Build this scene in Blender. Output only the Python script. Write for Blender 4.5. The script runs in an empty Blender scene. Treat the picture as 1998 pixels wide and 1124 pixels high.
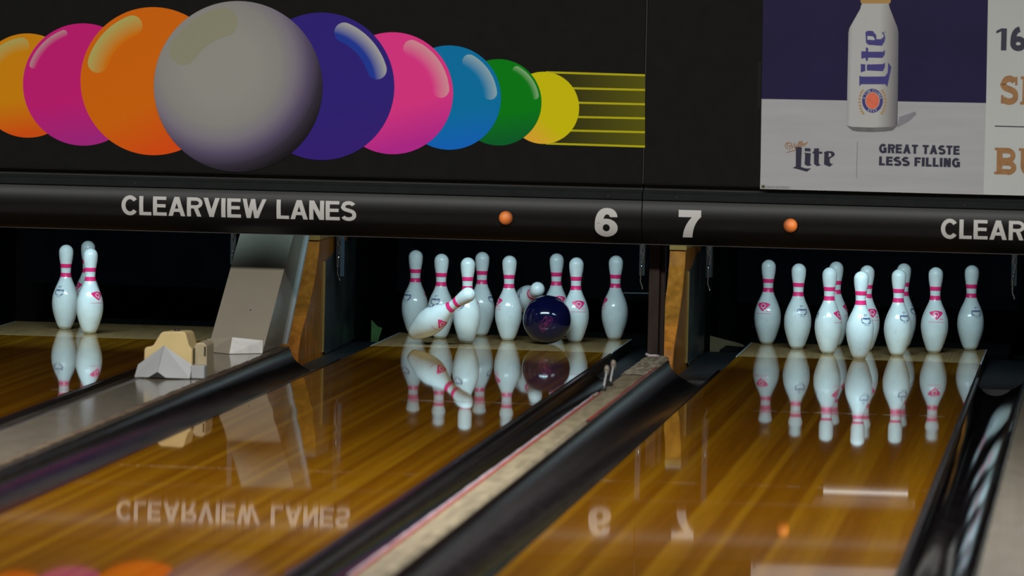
import bpy, bmesh, math, random
from mathutils import Vector, Matrix
random.seed(7)
SC = bpy.context.scene
COL = SC.collection
PI = math.pi

# ------------------------------------------------------------------ camera
CX, CY, CZ = 1.11037, -22.96222, 1.571447
YAW, PITCH, ROLL, FPX = 0.114473, -0.056419, 0.021502, 10295.45
def cam_axes():
    cy, sy, cp, sp = math.cos(YAW), math.sin(YAW), math.cos(PITCH), math.sin(PITCH)
    f = Vector((-sy*cp, cy*cp, sp)); r = Vector((cy, sy, 0)); u = r.cross(f)
    c, s = math.cos(ROLL), math.sin(ROLL)
    return c*r + s*u, -s*r + c*u, f
AX_R, AX_U, AX_F = cam_axes()
cam = bpy.data.cameras.new('camera')
cam.sensor_fit = 'HORIZONTAL'; cam.sensor_width = 36.0
cam.lens = FPX*36.0/1998.0
cam.clip_start = 0.5; cam.clip_end = 200
cam.dof.use_dof = True; cam.dof.focus_distance = 22.9; cam.dof.aperture_fstop = 3.6
co = bpy.data.objects.new('camera', cam); COL.objects.link(co)
m = Matrix((AX_R, AX_U, -AX_F)).transposed().to_4x4(); m.translation = (CX, CY, CZ)
co.matrix_world = m
SC.camera = co
def at(px, py, axis, c):
    """world point seen at a pixel of the 1998x1124 frame on the plane axis = c"""
    d = AX_R*((px-999.0)/FPX) - AX_U*((py-562.0)/FPX) + AX_F
    o = Vector((CX, CY, CZ)); t = (c-o[axis])/d[axis]
    return o + d*t

# ------------------------------------------------------------------ world, lights, exposure
w = bpy.data.worlds.new('hall'); SC.world = w; w.use_nodes = True
w.node_tree.nodes['Background'].inputs[0].default_value = (1.0, 0.97, 0.93, 1)
w.node_tree.nodes['Background'].inputs[1].default_value = 0.04
def area(name, loc, target, sx, sy, power, color):
    l = bpy.data.lights.new(name, 'AREA'); l.shape = 'RECTANGLE'; l.size = sx; l.size_y = sy
    l.energy = power; l.color = color
    o = bpy.data.objects.new(name, l); COL.objects.link(o); o.location = loc
    o.rotation_euler = (Vector(target)-Vector(loc)).to_track_quat('-Z', 'Y').to_euler()
    return o
for i, x in enumerate((-5.2, -2.6, 0.0, 2.6)):
    area('hall_ceiling_light', (x, -7.6, 3.5), (x, -6.9, 0), 1.2, 0.6, 165, (1.0, 0.985, 0.955))
PIN_LIGHT = (0.60, 0.89, 1.0)
for x in (-3.40, -1.60, 0.02):
    area('pin_deck_lamp', (x, -0.95, 1.00), (x, 0.10, 0.05), 1.10, 0.05, 7.2, PIN_LIGHT).data.spread = math.radians(95)
vs = SC.view_settings
vs.view_transform = 'Standard'; vs.look = 'None'; vs.exposure = 0.0; vs.gamma = 1.0
vs.use_curve_mapping = False

# ------------------------------------------------------------------ materials
def lin(c):
    c /= 255.0
    return c/12.92 if c <= 0.04045 else ((c+0.055)/1.055)**2.4
def px(r, g, b, k=1.0):
    return tuple(min(0.95, lin(v)*k) for v in (r, g, b)) + (1,)
MATS = {}
def mat(name, col, rough=0.5, metal=0.0, spec=0.5, noise=0.0, nscale=20.0, stretch=(1, 1, 1), bump=0.0, coat=0.0, coat_rough=0.05, ior=1.5, col2=None):
    if name in MATS: return MATS[name]
    M = bpy.data.materials.new(name); M.use_nodes = True; nt = M.node_tree
    b = nt.nodes['Principled BSDF']
    b.inputs['Base Color'].default_value = col if len(col) == 4 else tuple(col)+(1,)
    b.inputs['Roughness'].default_value = rough; b.inputs['Metallic'].default_value = metal
    b.inputs['Specular IOR Level'].default_value = spec; b.inputs['IOR'].default_value = ior
    b.inputs['Coat Weight'].default_value = coat; b.inputs['Coat Roughness'].default_value = coat_rough
    if noise or bump or col2:
        tc = nt.nodes.new('ShaderNodeTexCoord'); mp = nt.nodes.new('ShaderNodeMapping')
        mp.inputs['Scale'].default_value = stretch
        nz = nt.nodes.new('ShaderNodeTexNoise'); nz.inputs['Scale'].default_value = nscale; nz.inputs['Detail'].default_value = 5
        nt.links.new(tc.outputs['Object'], mp.inputs[0]); nt.links.new(mp.outputs[0], nz.inputs['Vector'])
        if noise or col2:
            r = nt.nodes.new('ShaderNodeValToRGB')
            c = b.inputs['Base Color'].default_value[:]
            if col2:
                r.color_ramp.elements[0].color = c; r.color_ramp.elements[1].color = col2
                r.color_ramp.elements[0].position = 0.42; r.color_ramp.elements[1].position = 0.62
            else:
                r.color_ramp.elements[0].color = tuple(v*(1-noise) for v in c[:3])+(1,)
                r.color_ramp.elements[1].color = tuple(min(1, v*(1+noise)) for v in c[:3])+(1,)
                r.color_ramp.elements[0].position = 0.3; r.color_ramp.elements[1].position = 0.7
            nt.links.new(nz.outputs['Fac'], r.inputs[0]); nt.links.new(r.outputs[0], b.inputs['Base Color'])
        if bump:
            bp = nt.nodes.new('ShaderNodeBump'); bp.inputs['Strength'].default_value = bump; bp.inputs['Distance'].default_value = 0.004
            nt.links.new(nz.outputs['Fac'], bp.inputs['Height']); nt.links.new(bp.outputs[0], b.inputs['Normal'])
    MATS[name] = M
    return M
def emit(name, col, strength):
    M = bpy.data.materials.new(name); M.use_nodes = True
    b = M.node_tree.nodes['Principled BSDF']
    b.inputs['Base Color'].default_value = col; b.inputs['Emission Color'].default_value = col
    b.inputs['Emission Strength'].default_value = strength
    return M
def board_material():
    M = bpy.data.materials.new('lane_boards'); M.use_nodes = True; nt = M.node_tree; b = nt.nodes['Principled BSDF']
    oi = nt.nodes.new('ShaderNodeObjectInfo'); r = nt.nodes.new('ShaderNodeValToRGB')
    e = r.color_ramp.elements
    e[0].color = (0.145, 0.053, 0.0018, 1); e[1].color = (0.230, 0.105, 0.0042, 1)
    k = e.new(0.45); k.color = (0.178, 0.071, 0.0026, 1); k = e.new(0.75); k.color = (0.200, 0.086, 0.0032, 1)
    nt.links.new(oi.outputs['Random'], r.inputs[0])
    g = nt.nodes.new('ShaderNodeNewGeometry'); mp = nt.nodes.new('ShaderNodeMapping'); mp.inputs['Scale'].default_value = (60, 0.9, 1)
    nz = nt.nodes.new('ShaderNodeTexNoise'); nz.inputs['Scale'].default_value = 1.3; nz.inputs['Detail'].default_value = 4
    nt.links.new(g.outputs['Position'], mp.inputs[0]); nt.links.new(mp.outputs[0], nz.inputs['Vector'])
    mr = nt.nodes.new('ShaderNodeMapRange'); mr.inputs[1].default_value = 0.3; mr.inputs[2].default_value = 0.7
    mr.inputs[3].default_value = 0.86; mr.inputs[4].default_value = 1.12
    nt.links.new(nz.outputs['Fac'], mr.inputs[0])
    mx = nt.nodes.new('ShaderNodeVectorMath'); mx.operation = 'SCALE'
    nt.links.new(r.outputs[0], mx.inputs[0]); nt.links.new(mr.outputs[0], mx.inputs['Scale'])
    nt.links.new(mx.outputs[0], b.inputs['Base Color'])
    b.inputs['Roughness'].default_value = 0.03; b.inputs['IOR'].default_value = 1.45
    return M
M_BOARD = board_material()
M_DECK = mat('pin_deck_wood', (0.50, 0.30, 0.13), 0.07, noise=0.3, nscale=3, stretch=(40, 1, 1), ior=1.4)
M_GUT = mat('gutter_plastic', (0.0075, 0.005, 0.006), 0.25, noise=0.5, nscale=9, stretch=(3, 0.6, 3), spec=0.28)
M_GUTG = mat('glossy_gutter_plastic', (0.006, 0.0045, 0.0052), 0.05, noise=0.5, nscale=9, stretch=(3, 0.6, 3))
M_GUTFLAT = mat('pit_gutter_black', (0.008, 0.009, 0.011), 0.45)
M_CAP = mat('cap_beige', (0.165, 0.145, 0.112), 0.13, noise=0.12, nscale=5, stretch=(3, 1, 1))
M_CAPT = mat('division_beige', (0.24, 0.20, 0.13), 0.38, noise=0.3, nscale=7, stretch=(5, 0.8, 1))
M_FRAY = mat('worn_edge', (0.055, 0.035, 0.022), 0.6, col2=(0.10, 0.075, 0.045, 1), nscale=30, stretch=(1, 0.5, 1), bump=0.4)
M_RED = mat('red_edging', (0.33, 0.035, 0.022), 0.35, noise=0.25, nscale=20)
M_PINKW = mat('pale_edging', (0.42, 0.36, 0.40), 0.3, noise=0.2, nscale=10)
M_TAPE = mat('frayed_tape', (0.20, 0.17, 0.12), 0.55, col2=(0.42, 0.38, 0.30, 1), nscale=22, stretch=(2, 0.6, 2), bump=0.6)
M_SHEET = mat('beige_sheet_metal', (0.34, 0.305, 0.235), 0.14, noise=0.05, nscale=4)
M_STEEL = mat('bright_steel', (0.80, 0.79, 0.76), 0.30, metal=0.7, noise=0.12, nscale=8, stretch=(1, 6, 1))
M_STEELW = mat('steel_painted_sheen', (0.78, 0.77, 0.74), 0.35, metal=0.15, noise=0.12, nscale=8, stretch=(1, 6, 1))  # pale diffuse colour stands in for light the steel reflects
M_GREY = mat('grey_metal', (0.30, 0.31, 0.31), 0.42, noise=0.06, nscale=6)
M_CREAM = mat('cream_plastic', (0.56, 0.43, 0.20), 0.42, noise=0.08, nscale=9)
M_CREAMD = mat('dull_cream_plastic', (0.36, 0.30, 0.18), 0.45, noise=0.1, nscale=9)
M_BLACK = mat('black_paint', (0.006, 0.006, 0.006), 0.5)
M_HOLE = mat('black_void', (0.003, 0.003, 0.003), 0.8)  # flat black standing in for the shade inside openings
M_WOOD = mat('amber_wood', (0.34, 0.115, 0.016), 0.22, noise=0.35, nscale=4, stretch=(6, 6, 0.8))
M_WOODT = mat('light_wood', (0.26, 0.145, 0.035), 0.4, noise=0.2, nscale=6)
M_TAN = mat('tan_wood', (0.13, 0.085, 0.035), 0.6, noise=0.3, nscale=6)
M_PLATE = mat('dark_plate', (0.030, 0.033, 0.033), 0.32, noise=0.5, nscale=7, spec=0.5)
M_POST = mat('brown_post', (0.024, 0.014, 0.011), 0.5, spec=0.2, noise=0.35, nscale=10, stretch=(3, 3, 0.7))
M_CHROME = mat('chrome', (0.8, 0.82, 0.84), 0.15, metal=1.0)
M_HANG = mat('blue_grey_metal', (0.07, 0.10, 0.13), 0.3, metal=0.5)
M_CURT = mat('pit_curtain', (0.0012, 0.0019, 0.0028), 0.8, spec=0.08, noise=0.5, nscale=4, bump=0.3)
M_CUSH = mat('pit_cushion', (0.006, 0.007, 0.008), 0.6, noise=0.7, nscale=14, bump=0.4)
M_CONC = mat('pit_floor', (0.010, 0.010, 0.010), 0.8, noise=0.3)
M_WALLB = mat('machine_black', (0.003, 0.003, 0.0034), 0.7, spec=0.12, noise=0.2)
M_LIP = mat('lip_catch_light', (0.05, 0.045, 0.04), 0.4, noise=0.5, nscale=3)
M_FASC = mat('fascia_black', (0.0035, 0.0039, 0.0039), 0.40, noise=0.12, nscale=30, spec=0.34)
M_TRIM = mat('fascia_trim', (0.014, 0.0165, 0.0165), 0.6, noise=0.1, nscale=20, spec=0.08)
M_PANEL = mat('mural_black', (0.0065, 0.0065, 0.0062), 0.6, noise=0.15, nscale=15, spec=0.1)
M_LETTER = mat('white_vinyl', (0.61, 0.61, 0.58), 0.5, spec=0.3)
M_PIN = mat('pin_plastic', (0.80, 0.83, 0.82), 0.13, noise=0.05, nscale=22, ior=1.5)
M_PINB = mat('pin_base', (0.40, 0.36, 0.26), 0.4, noise=0.3, nscale=30)
M_PINK = mat('pink_print', (1.0, 0.035, 0.20), 0.25)
M_BLUE = mat('blue_print', (0.012, 0.018, 0.15), 0.3)
M_SCUFF = mat('scuff', (0.30, 0.31, 0.31), 0.5)
M_BALL = mat('ball_resin', (0.0030, 0.0033, 0.024), 0.11, noise=0.6, nscale=6, ior=1.5, col2=(0.006, 0.005, 0.036, 1))
M_BALLP = mat('ball_print', (0.35, 0.02, 0.10), 0.3)
M_GREEN = mat('green_paint', (0.045, 0.12, 0.02), 0.5, noise=0.3, nscale=20)

# ------------------------------------------------------------------ mesh helpers
class MB:
    def __init__(s): s.v = []; s.f = []; s.sm = []
    def face(s, pts, smooth=False):
        n = len(s.v); s.v += [tuple(p) for p in pts]; s.f.append(tuple(range(n, n+len(pts)))); s.sm.append(smooth)
    def box(s, x0, x1, y0, y1, z0, z1):
        n = len(s.v)
        s.v += [(x0,y0,z0),(x1,y0,z0),(x1,y1,z0),(x0,y1,z0),(x0,y0,z1),(x1,y0,z1),(x1,y1,z1),(x0,y1,z1)]
        for q in ((0,3,2,1),(4,5,6,7),(0,1,5,4),(1,2,6,5),(2,3,7,6),(3,0,4,7)):
            s.f.append(tuple(n+i for i in q)); s.sm.append(False)
    def grid(s, rows, smooth=True, close=False):
        n = len(s.v); c = len(rows[0])
        for r in rows: s.v += [tuple(p) for p in r]
        for i in range(len(rows)-1):
            for j in range(c if close else c-1):
                k = (j+1) % c
                s.f.append((n+i*c+j, n+i*c+k, n+(i+1)*c+k, n+(i+1)*c+j)); s.sm.append(smooth)
    def prism(s, poly, fn0, fn1):
        """closed polygon [(a,b)] mapped by fn0/fn1 to two end faces"""
        n = len(s.v); k = len(poly)
        s.v += [tuple(fn0(a, b)) for a, b in poly] + [tuple(fn1(a, b)) for a, b in poly]
        s.f.append(tuple(range(n, n+k))); s.sm.append(False)
        s.f.append(tuple(range(n+2*k-1, n+k-1, -1))); s.sm.append(False)
        for i in range(k):
            j = (i+1) % k
            s.f.append((n+i, n+k+i, n+k+j, n+j)); s.sm.append(False)
    def tube(s, pts, r, seg=10, caps=True):
        pts = [Vector(p) for p in pts]; rows = []
        rr = r if isinstance(r, (list, tuple)) else [r]*len(pts)
        for i, p in enumerate(pts):
            t = (pts[min(i+1, len(pts)-1)]-pts[max(i-1, 0)]).normalized()
            a = t.orthogonal().normalized() if i == 0 else (a - t*a.dot(t)).normalized()
            b = t.cross(a)
            rows.append([p + (a*math.cos(2*PI*k/seg)+b*math.sin(2*PI*k/seg))*rr[i] for k in range(seg)])
        n = len(s.v); s.grid(rows, True, True)
        if caps:
            s.f.append(tuple(n+k for k in range(seg))[::-1]); s.sm.append(False)
            e = n+(len(rows)-1)*seg; s.f.append(tuple(e+k for k in range(seg))); s.sm.append(False)
    def lathe(s, prof, seg=40, c=(0, 0, 0)):
        s.grid([[(c[0]+r*math.cos(2*PI*k/seg), c[1]+r*math.sin(2*PI*k/seg), c[2]+z) for k in range(seg)] for r, z in prof], True, True)
    def mesh(s, name, material, fix=True):
        me = bpy.data.meshes.new(name); me.from_pydata(s.v, [], s.f); me.update()
        me.polygons.foreach_set('use_smooth', s.sm)
        if fix:
            bm = bmesh.new(); bm.from_mesh(me); bmesh.ops.recalc_face_normals(bm, faces=bm.faces); bm.to_mesh(me); bm.free()
        me.materials.append(material)
        return me
    def build(s, name, material, parent=None, label=None, fix=True, origin=None):
        if origin is not None:
            s.v = [(x-origin[0], y-origin[1], z-origin[2]) for x, y, z in s.v]
        o = link(name, s.mesh(name, material, fix), parent)
        if origin is not None: o.location = origin
        if label: o['label'] = label
        return o
def link(name, data, parent=None):
    o = bpy.data.objects.new(name, data); COL.objects.link(o)
    if parent is not None: o.parent = parent
    return o
def tag(o, label, cat, group=None):
    o['label'] = label; o['category'] = cat
    if group: o['group'] = group
    return o
def thing(name, label, cat, loc=(0, 0, 0), group=None):
    o = link(name, None); o.location = loc; o.empty_display_size = 0.05
    return tag(o, label, cat, group)
def struct(o): o['kind'] = 'structure'; return o
def bevel(o, w=0.004, seg=2):
    bm = bmesh.new(); bm.from_mesh(o.data); bmesh.ops.remove_doubles(bm, verts=bm.verts, dist=1e-6)
    bmesh.ops.bevel(bm, geom=list(bm.edges), offset=w, segments=seg, affect='EDGES', profile=0.6, clamp_overlap=True)
    bmesh.ops.recalc_face_normals(bm, faces=bm.faces); bm.to_mesh(o.data); bm.free()
    return o

# ------------------------------------------------------------------ lettering: strokes drawn as flat polygons, cap height 1
def arc(cx, cy, rx, ry, a0, a1, n=16):
    return [(cx+rx*math.cos(math.radians(a0+(a1-a0)*i/n)), cy+ry*math.sin(math.radians(a0+(a1-a0)*i/n))) for i in range(n+1)]
def stroke(pts, w):
    """polyline -> quads with mitred joints and square ends"""
    L = []; R_ = []; n = len(pts)
    ww = w if isinstance(w, (list, tuple)) else [w]*n
    for i in range(n):
        d0 = Vector(pts[i])-Vector(pts[i-1]) if i else None
        d1 = Vector(pts[i+1])-Vector(pts[i]) if i < n-1 else None
        if d0 is not None and d0.length < 1e-9: d0 = d1
        if d1 is not None and d1.length < 1e-9: d1 = d0
        a = (d0 or d1).normalized(); b = (d1 or d0).normalized()
        na = Vector((-a.y, a.x)); nb = Vector((-b.y, b.x)); m_ = na+nb
        if m_.length < 1e-4: m_ = na
        m_.normalize(); k = ww[i]/2/max(0.35, m_.dot(na))
        L.append((pts[i][0]+m_.x*k, pts[i][1]+m_.y*k)); R_.append((pts[i][0]-m_.x*k, pts[i][1]-m_.y*k))
    return [[L[i], L[i+1], R_[i+1], R_[i]] for i in range(n-1)]
def bar(x0, x1, y0, y1): return [(x0, y0), (x1, y0), (x1, y1), (x0, y1)]
def diag(xb, xt, t, y0=0, y1=1): return [(xb, y0), (xb+t, y0), (xt+t, y1), (xt, y1)]
def bez(p0, p1, p2, p3, n=10):
    r = []
    for i in range(n+1):
        t = i/n; u = 1-t
        r.append(tuple(u**3*a+3*u*u*t*b+3*u*t*t*c+t**3*d for a, b, c, d in zip(p0, p1, p2, p3)))
    return r
def glyph(ch, t=0.185, slab=False):
    h = t*0.86
    g = None
    if ch == 'C':
        g = stroke(arc(.42, .5, .42-t/2, .51-h/2, 38, 322, 28), t), .80
    elif ch == 'G':
        g = stroke(arc(.42, .5, .42-t/2, .51-h/2, 40, 335, 28), t)+[bar(.46, .82, .38, .38+h), bar(.82-t, .82, 0.02, .50)], .84
    elif ch == 'L': g = [bar(0, t, 0, 1), bar(t, .60, 0, h)], .60
    elif ch == 'E': g = [bar(0, t, 0, 1), bar(t, .68, 0, h), bar(t, .63, .5-h/2+.02, .5+h/2+.02), bar(t, .66, 1-h, 1)], .68
    elif ch == 'F': g = [bar(0, t, 0, 1), bar(t, .58, .5-h/2, .5+h/2), bar(t, .64, 1-h, 1)], .64
    elif ch == 'A': g = [diag(0, .30, t*1.08), diag(.84-t*1.08, .54-t*1.08+0.0, t*1.08), bar(.2, .64, .22, .22+h), bar(.30, .54, .90, 1)], .84
    elif ch == 'V': g = [diag(.30, 0, t*1.1), diag(.50-t*1.1+.0, .80-t*1.1, t*1.1), bar(.30, .50, 0, .08)], .80
    elif ch == 'W': g = [diag(.20, 0, t), diag(.20, .42, t), diag(.98-t*2+.0, .42, t), diag(.98-t*2, 1.18-t, t)], 1.18
    elif ch == 'I': g = [bar(0, t*1.05, 0, 1)], t*1.05
    elif ch == 'N': g = [bar(0, t, 0, 1), bar(.72-t, .72, 0, 1), diag(.72-t*1.15, 0, t*1.15)], .72
    elif ch == 'T': g = [bar(.33-t/2, .33+t/2, 0, 1), bar(0, .66, 1-h, 1)], .66
    elif ch in 'RPB':
        lo = .44
        p = [(t*.5, 1-h/2), (.44, 1-h/2)]+arc(.44, (1+lo-.02)/2, .27-t*.1, (1-lo+.02)/2-h/2, 90, -90, 14)[1:]+[(t*.5, lo-.02+h/2)]
        g = [bar(0, t, 0, 1)]+stroke(p, h)
        if ch == 'R': g = g+[diag(.72-t*1.05, .34, t*1.05, 0, lo)]; adv = .74
        elif ch == 'B':
            p = [(t*.5, h/2), (.46, h/2)]+arc(.46, .26, .30-t*.1, .26-h/2+.02, -90, 90, 14)[1:]+[(t*.5, .52-h/2+.02)]
            g = g+stroke(p, h); adv = .78
        else: adv = .70
        g = g, adv
    elif ch == 'S':
        p = arc(.36, .735, .36-t/2-.01, .265-h/2+.01, 22, 180, 12)+bez((.085, .735), (.085, .56), (.33, .555), (.40, .52))[1:]
        p += bez((.40, .52), (.60, .46), (.635, .40), (.635, .27))[1:]+arc(.36, .265, .275, .265-h/2+.01, 0, -160, 12)[1:]
        g = stroke(p, t*.95), .73
    elif ch == 'U': g = stroke([(t/2, 1), (t/2, .36)]+arc(.36, .36, .36-t/2, .37-h/2, 180, 360, 16)+[(.72-t/2, 1)], t), .72
    elif ch == 'O': g = stroke(arc(.42, .5, .42-t/2, .51-h/2, 0, 360, 30), t), .84
    elif ch == 'D': g = [bar(0, t, 0, 1)]+stroke([(t/2, 1-h/2), (.30, 1-h/2)]+arc(.30, .5, .42-t/2, .5-h/2, 90, -90, 18)+[(t/2, h/2)], t*.95), .74
    elif ch == 'Y': g = [bar(.36-t/2, .36+t/2, 0, .45)]+[diag(.36-t/2, 0, t, .42, 1), diag(.36-t/2, .72-t, t, .42, 1)], .72
    elif ch == '1': g = [bar(.24, .24+t, 0, 1)]+[[(.0, .76), (.24, .86), (.24, 1), (.0, .88)]], .24+t
    elif ch == '6':
        p = arc(.38, .32, .38-t/2, .32-h/2, 0, 360, 26)
        q = bez((t/2, .32), (t/2, .72), (.2, .92), (.44, 1.0-h*.1), 14)
        g = stroke(p, t)+stroke(q, t), .76
    elif ch == ' ': g = [], .30
    polys, adv = g
    if slab:
        s = .10
        if ch in 'BIL': polys = polys+[bar(-.09, t+.09, 0, s), bar(-.09, t+.09, 1-s, 1)]
        if ch == 'U': polys = polys+[bar(-.09, t+.09, 1-s, 1), bar(.72-t-.09, .81, 1-s, 1)]
        if ch == 'S': polys = polys+[bar(.60, .70, .68, .98), bar(.02, .12, .02, .32)]
    return polys, adv
def text_polys(s, x0, x1, z0, hgt, t=0.185, gap=0.12, slab=False, flip=None):
    """polygons of a line of text filling x0..x1 (if x1 is None: natural width)"""
    out = []; x = 0
    for ch in s:
        ps, adv = glyph(ch, t, slab); out += [[(a+x, b) for a, b in p] for p in ps]; x += adv+gap
    x -= gap; k = (x1-x0)/x if x1 is not None else hgt
    return [[(x0+a*k, z0+b*hgt) for a, b in p] for p in out]
def flat(polys, y, name, material, parent, label=None, origin=None):
    mb = MB()
    for k_, p in enumerate(polys): mb.face([(a, y-0.000012*(k_ % 12), b) for a, b in p])
    o = mb.build(name, material, parent, label, fix=False, origin=origin)
    face_front(o); return o
def face_front(o):
    bm = bmesh.new(); bm.from_mesh(o.data); bm.normal_update()
    rev = [f for f in bm.faces if f.normal.y > 0]
    if rev: bmesh.ops.reverse_faces(bm, faces=rev)
    bm.to_mesh(o.data); bm.free()

# ------------------------------------------------------------------ the setting
L5, L6, L7, L8 = -3.3933, -1.6068, 0.0, 1.7865
HALF = 1.0541/2; CAPZ = 0.045; GW = 0.2265
YEND = -15.0
b = MB(); b.box(-6.0, 4.0, YEND, 2.6, -0.20, -0.13); struct(b.build('floor', M_CONC))['label'] = 'dark floor under the lanes and pit'
b = MB(); b.box(-6.0, 4.0, 2.5, 2.6, -0.13, 2.4); struct(b.build('wall_back', M_WALLB))['label'] = 'black wall behind the pits'
b = MB(); b.box(-6.0, -5.9, -1.2, 2.5, -0.13, 2.4); struct(b.build('light_block_left', M_WALLB))['label'] = 'unseen black side board added to keep light out of the pits'  # unseen, added to close the pit end against outside light
b = MB(); b.box(3.9, 4.0, -1.2, 2.5, -0.13, 2.4); struct(b.build('light_block_right', M_WALLB))['label'] = 'unseen black side board added to keep light out of the pits'  # unseen, closes the other pit end against outside light
b = MB(); b.box(-6.0, 4.0, -1.2, 2.6, 2.4, 2.46); struct(b.build('light_block_top', M_WALLB))['label'] = 'unseen black board added over the pits to block light'  # unseen board added to stop world light falling in behind the mask

# ------------------------------------------------------------------ lanes
NB = 39; BW = 2*HALF/NB
SEAMS = (-3.05, -6.1)
def lane_z(y):
    z = 0.00055*math.cos((y+3.35)*2*PI/1.3)*math.exp(-((y+3.65)/0.62)**2)
    z += 0.00006*math.sin(y*2*PI/1.9+0.6)*math.exp(-((y+5.5)/1.5)**2)
    for s in SEAMS:
        z -= 0.00025*math.exp(-((y-s)/0.004)**2)
    return z
def lane_rows():
    ys = [-0.082-i*0.04 for i in range(int(9.5/0.04))]
    for s in SEAMS: ys += [s+d for d in (-0.012, -0.006, -0.002, 0.002, 0.006, 0.012)]
    y = min(ys)
    while y > YEND: y -= 0.5; ys.append(max(y, YEND))
    return sorted(set(ys))
def make_board():
    b = MB(); ys = lane_rows(); h = BW/2-0.00005
    b.grid([[(-h, y, lane_z(y)), (h, y, lane_z(y))] for y in ys], True)
    y0, y1 = ys[0], ys[-1]
    for s in (-h, h): b.face([(s, y0, -0.03), (s, y1, -0.03), (s, y1, -0.0005), (s, y0, -0.0005)])
    b.face([(-h, y1, -0.03), (h, y1, -0.03), (h, y1, 0), (-h, y1, 0)]); b.face([(-h, y0, -0.03), (h, y0, -0.03), (h, y0, 0), (-h, y0, 0)])
    b.face([(-h, y0, -0.03), (h, y0, -0.03), (h, y1, -0.03), (-h, y1, -0.03)])
    return b.mesh('board', M_BOARD, fix=False)
BOARD = make_board()
def fix_up(me):
    bm = bmesh.new(); bm.from_mesh(me); bm.normal_update()
    r = [f for f in bm.faces if f.normal.z < -0.5 and f.calc_center_median().z > -0.01]
    if r: bmesh.ops.reverse_faces(bm, faces=r)
    bm.to_mesh(me); bm.free()
fix_up(BOARD)
for cx, lab in ((L5, 'amber wooden bowling lane with three standing pins, at the far left'),
                (L6, 'amber wooden bowling lane where the dark ball is hitting the pins'),
                (L7, 'amber wooden bowling lane with the full rack of ten pins'),
                (L8, 'amber wooden bowling lane beyond the ball return cover at the right end')):
    t = thing('bowling_lane', lab, 'bowling lane', (cx, 0, 0), 'bowling lanes')
    for i in range(NB):
        o = link('board', BOARD, t); o.location = (-HALF+BW*(i+0.5), 0, 0)
    d = MB(); d.box(-HALF, HALF, -0.080, 0.865, -0.05, 0.0)
    d.build('pin_deck', M_DECK, t, 'paler wooden pin deck')
    for s in (-1, 1):
        e = MB(); e.box(s*(HALF+0.0032)-0.003, s*(HALF+0.0032)+0.003, YEND, 0.86, -0.05, -0.0045)
        e.build('lane_side', M_BLACK, t, 'black side of the lane')
    e = MB(); e.box(-HALF, HALF, 0.866, 0.885, -0.10, -0.001); e.build('tail_plank', M_TAN, t, 'dark tail plank at the back of the pin deck')
    for s in (-1, 1):
        e = MB(); e.box(s*(HALF+0.0032)-0.003, s*(HALF+0.0032)+0.003, -0.078, 0.86, -0.004, 0.0004)
        e.build('edge_trim', M_GREY, t, 'thin pale edge trim along the pin deck')

# ------------------------------------------------------------------ gutters
def gutter(xl, side, label, yend=-0.93, wid=GW, mat_=None):
    """channel beside the lane edge xl; side = +1 when it lies to the right of its lane"""
    t = thing('gutter', label, 'gutter', (xl, 0, -0.13), 'gutters')
    prof = []
    for i in range(17):
        a = PI*(i/16.0)
        u = 0.0085+(wid-0.010)*(0.5-0.5*math.cos(a))
        z = -0.008-0.062*math.sin(a)**0.85+0.042*(u/wid)**2
        prof.append((u, z))
    ys = [YEND, -10, -8, -6, -5, -4, -3, -2.4, -1.9, -1.5, -1.2, -1.0, yend]
    b = MB(); b.grid([[(side*u, y, z+0.13) for u, z in prof] for y in ys], True)
    b.grid([[(side*u, y, z+0.13-0.006) for u, z in prof] for y in ys], True)
    for y in (YEND, yend):
        b.grid([[(side*u, y, z+0.13) for u, z in prof], [(side*u, y, z+0.13-0.006) for u, z in prof]], False)
    b.build('channel', mat_ or M_GUT, t)
    b = MB()
    x0, x1 = sorted((side*0.0085, side*(wid-0.018)))
    b.box(x0, x1, yend+0.002, 0.88, 0.0, 0.082)
    b.build('flat_gutter', M_GUTFLAT, t, 'flat black gutter beside the pin deck')
    x0, x1 = sorted((side*0.0085, side*0.020))
    b = MB(); b.box(x0, x1, YEND, yend, 0.112, 0.1285); b.build('lane_edge_rail', M_GUT, t)
    return t
gutter(L5-HALF, -1, 'dark gutter left of the leftmost lane')
gutter(L5+HALF, 1, 'dark gutter between the leftmost lane and the ball return cover')
gutter(L6-HALF, -1, 'dark gutter between the ball return cover and the middle lane')
gutter(L6+HALF, 1, 'dark gutter right of the middle lane, by the worn division cap')
gutter(L7-HALF, -1, 'dark gutter left of the full rack lane, by the worn division cap')
gutter(L7+HALF, 1, 'glossy dark gutter at the right end, mirroring the pins', mat_=M_GUTG)

gutter(L8-HALF, -1, 'dark gutter beyond the ball return cover at the right end')
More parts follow.
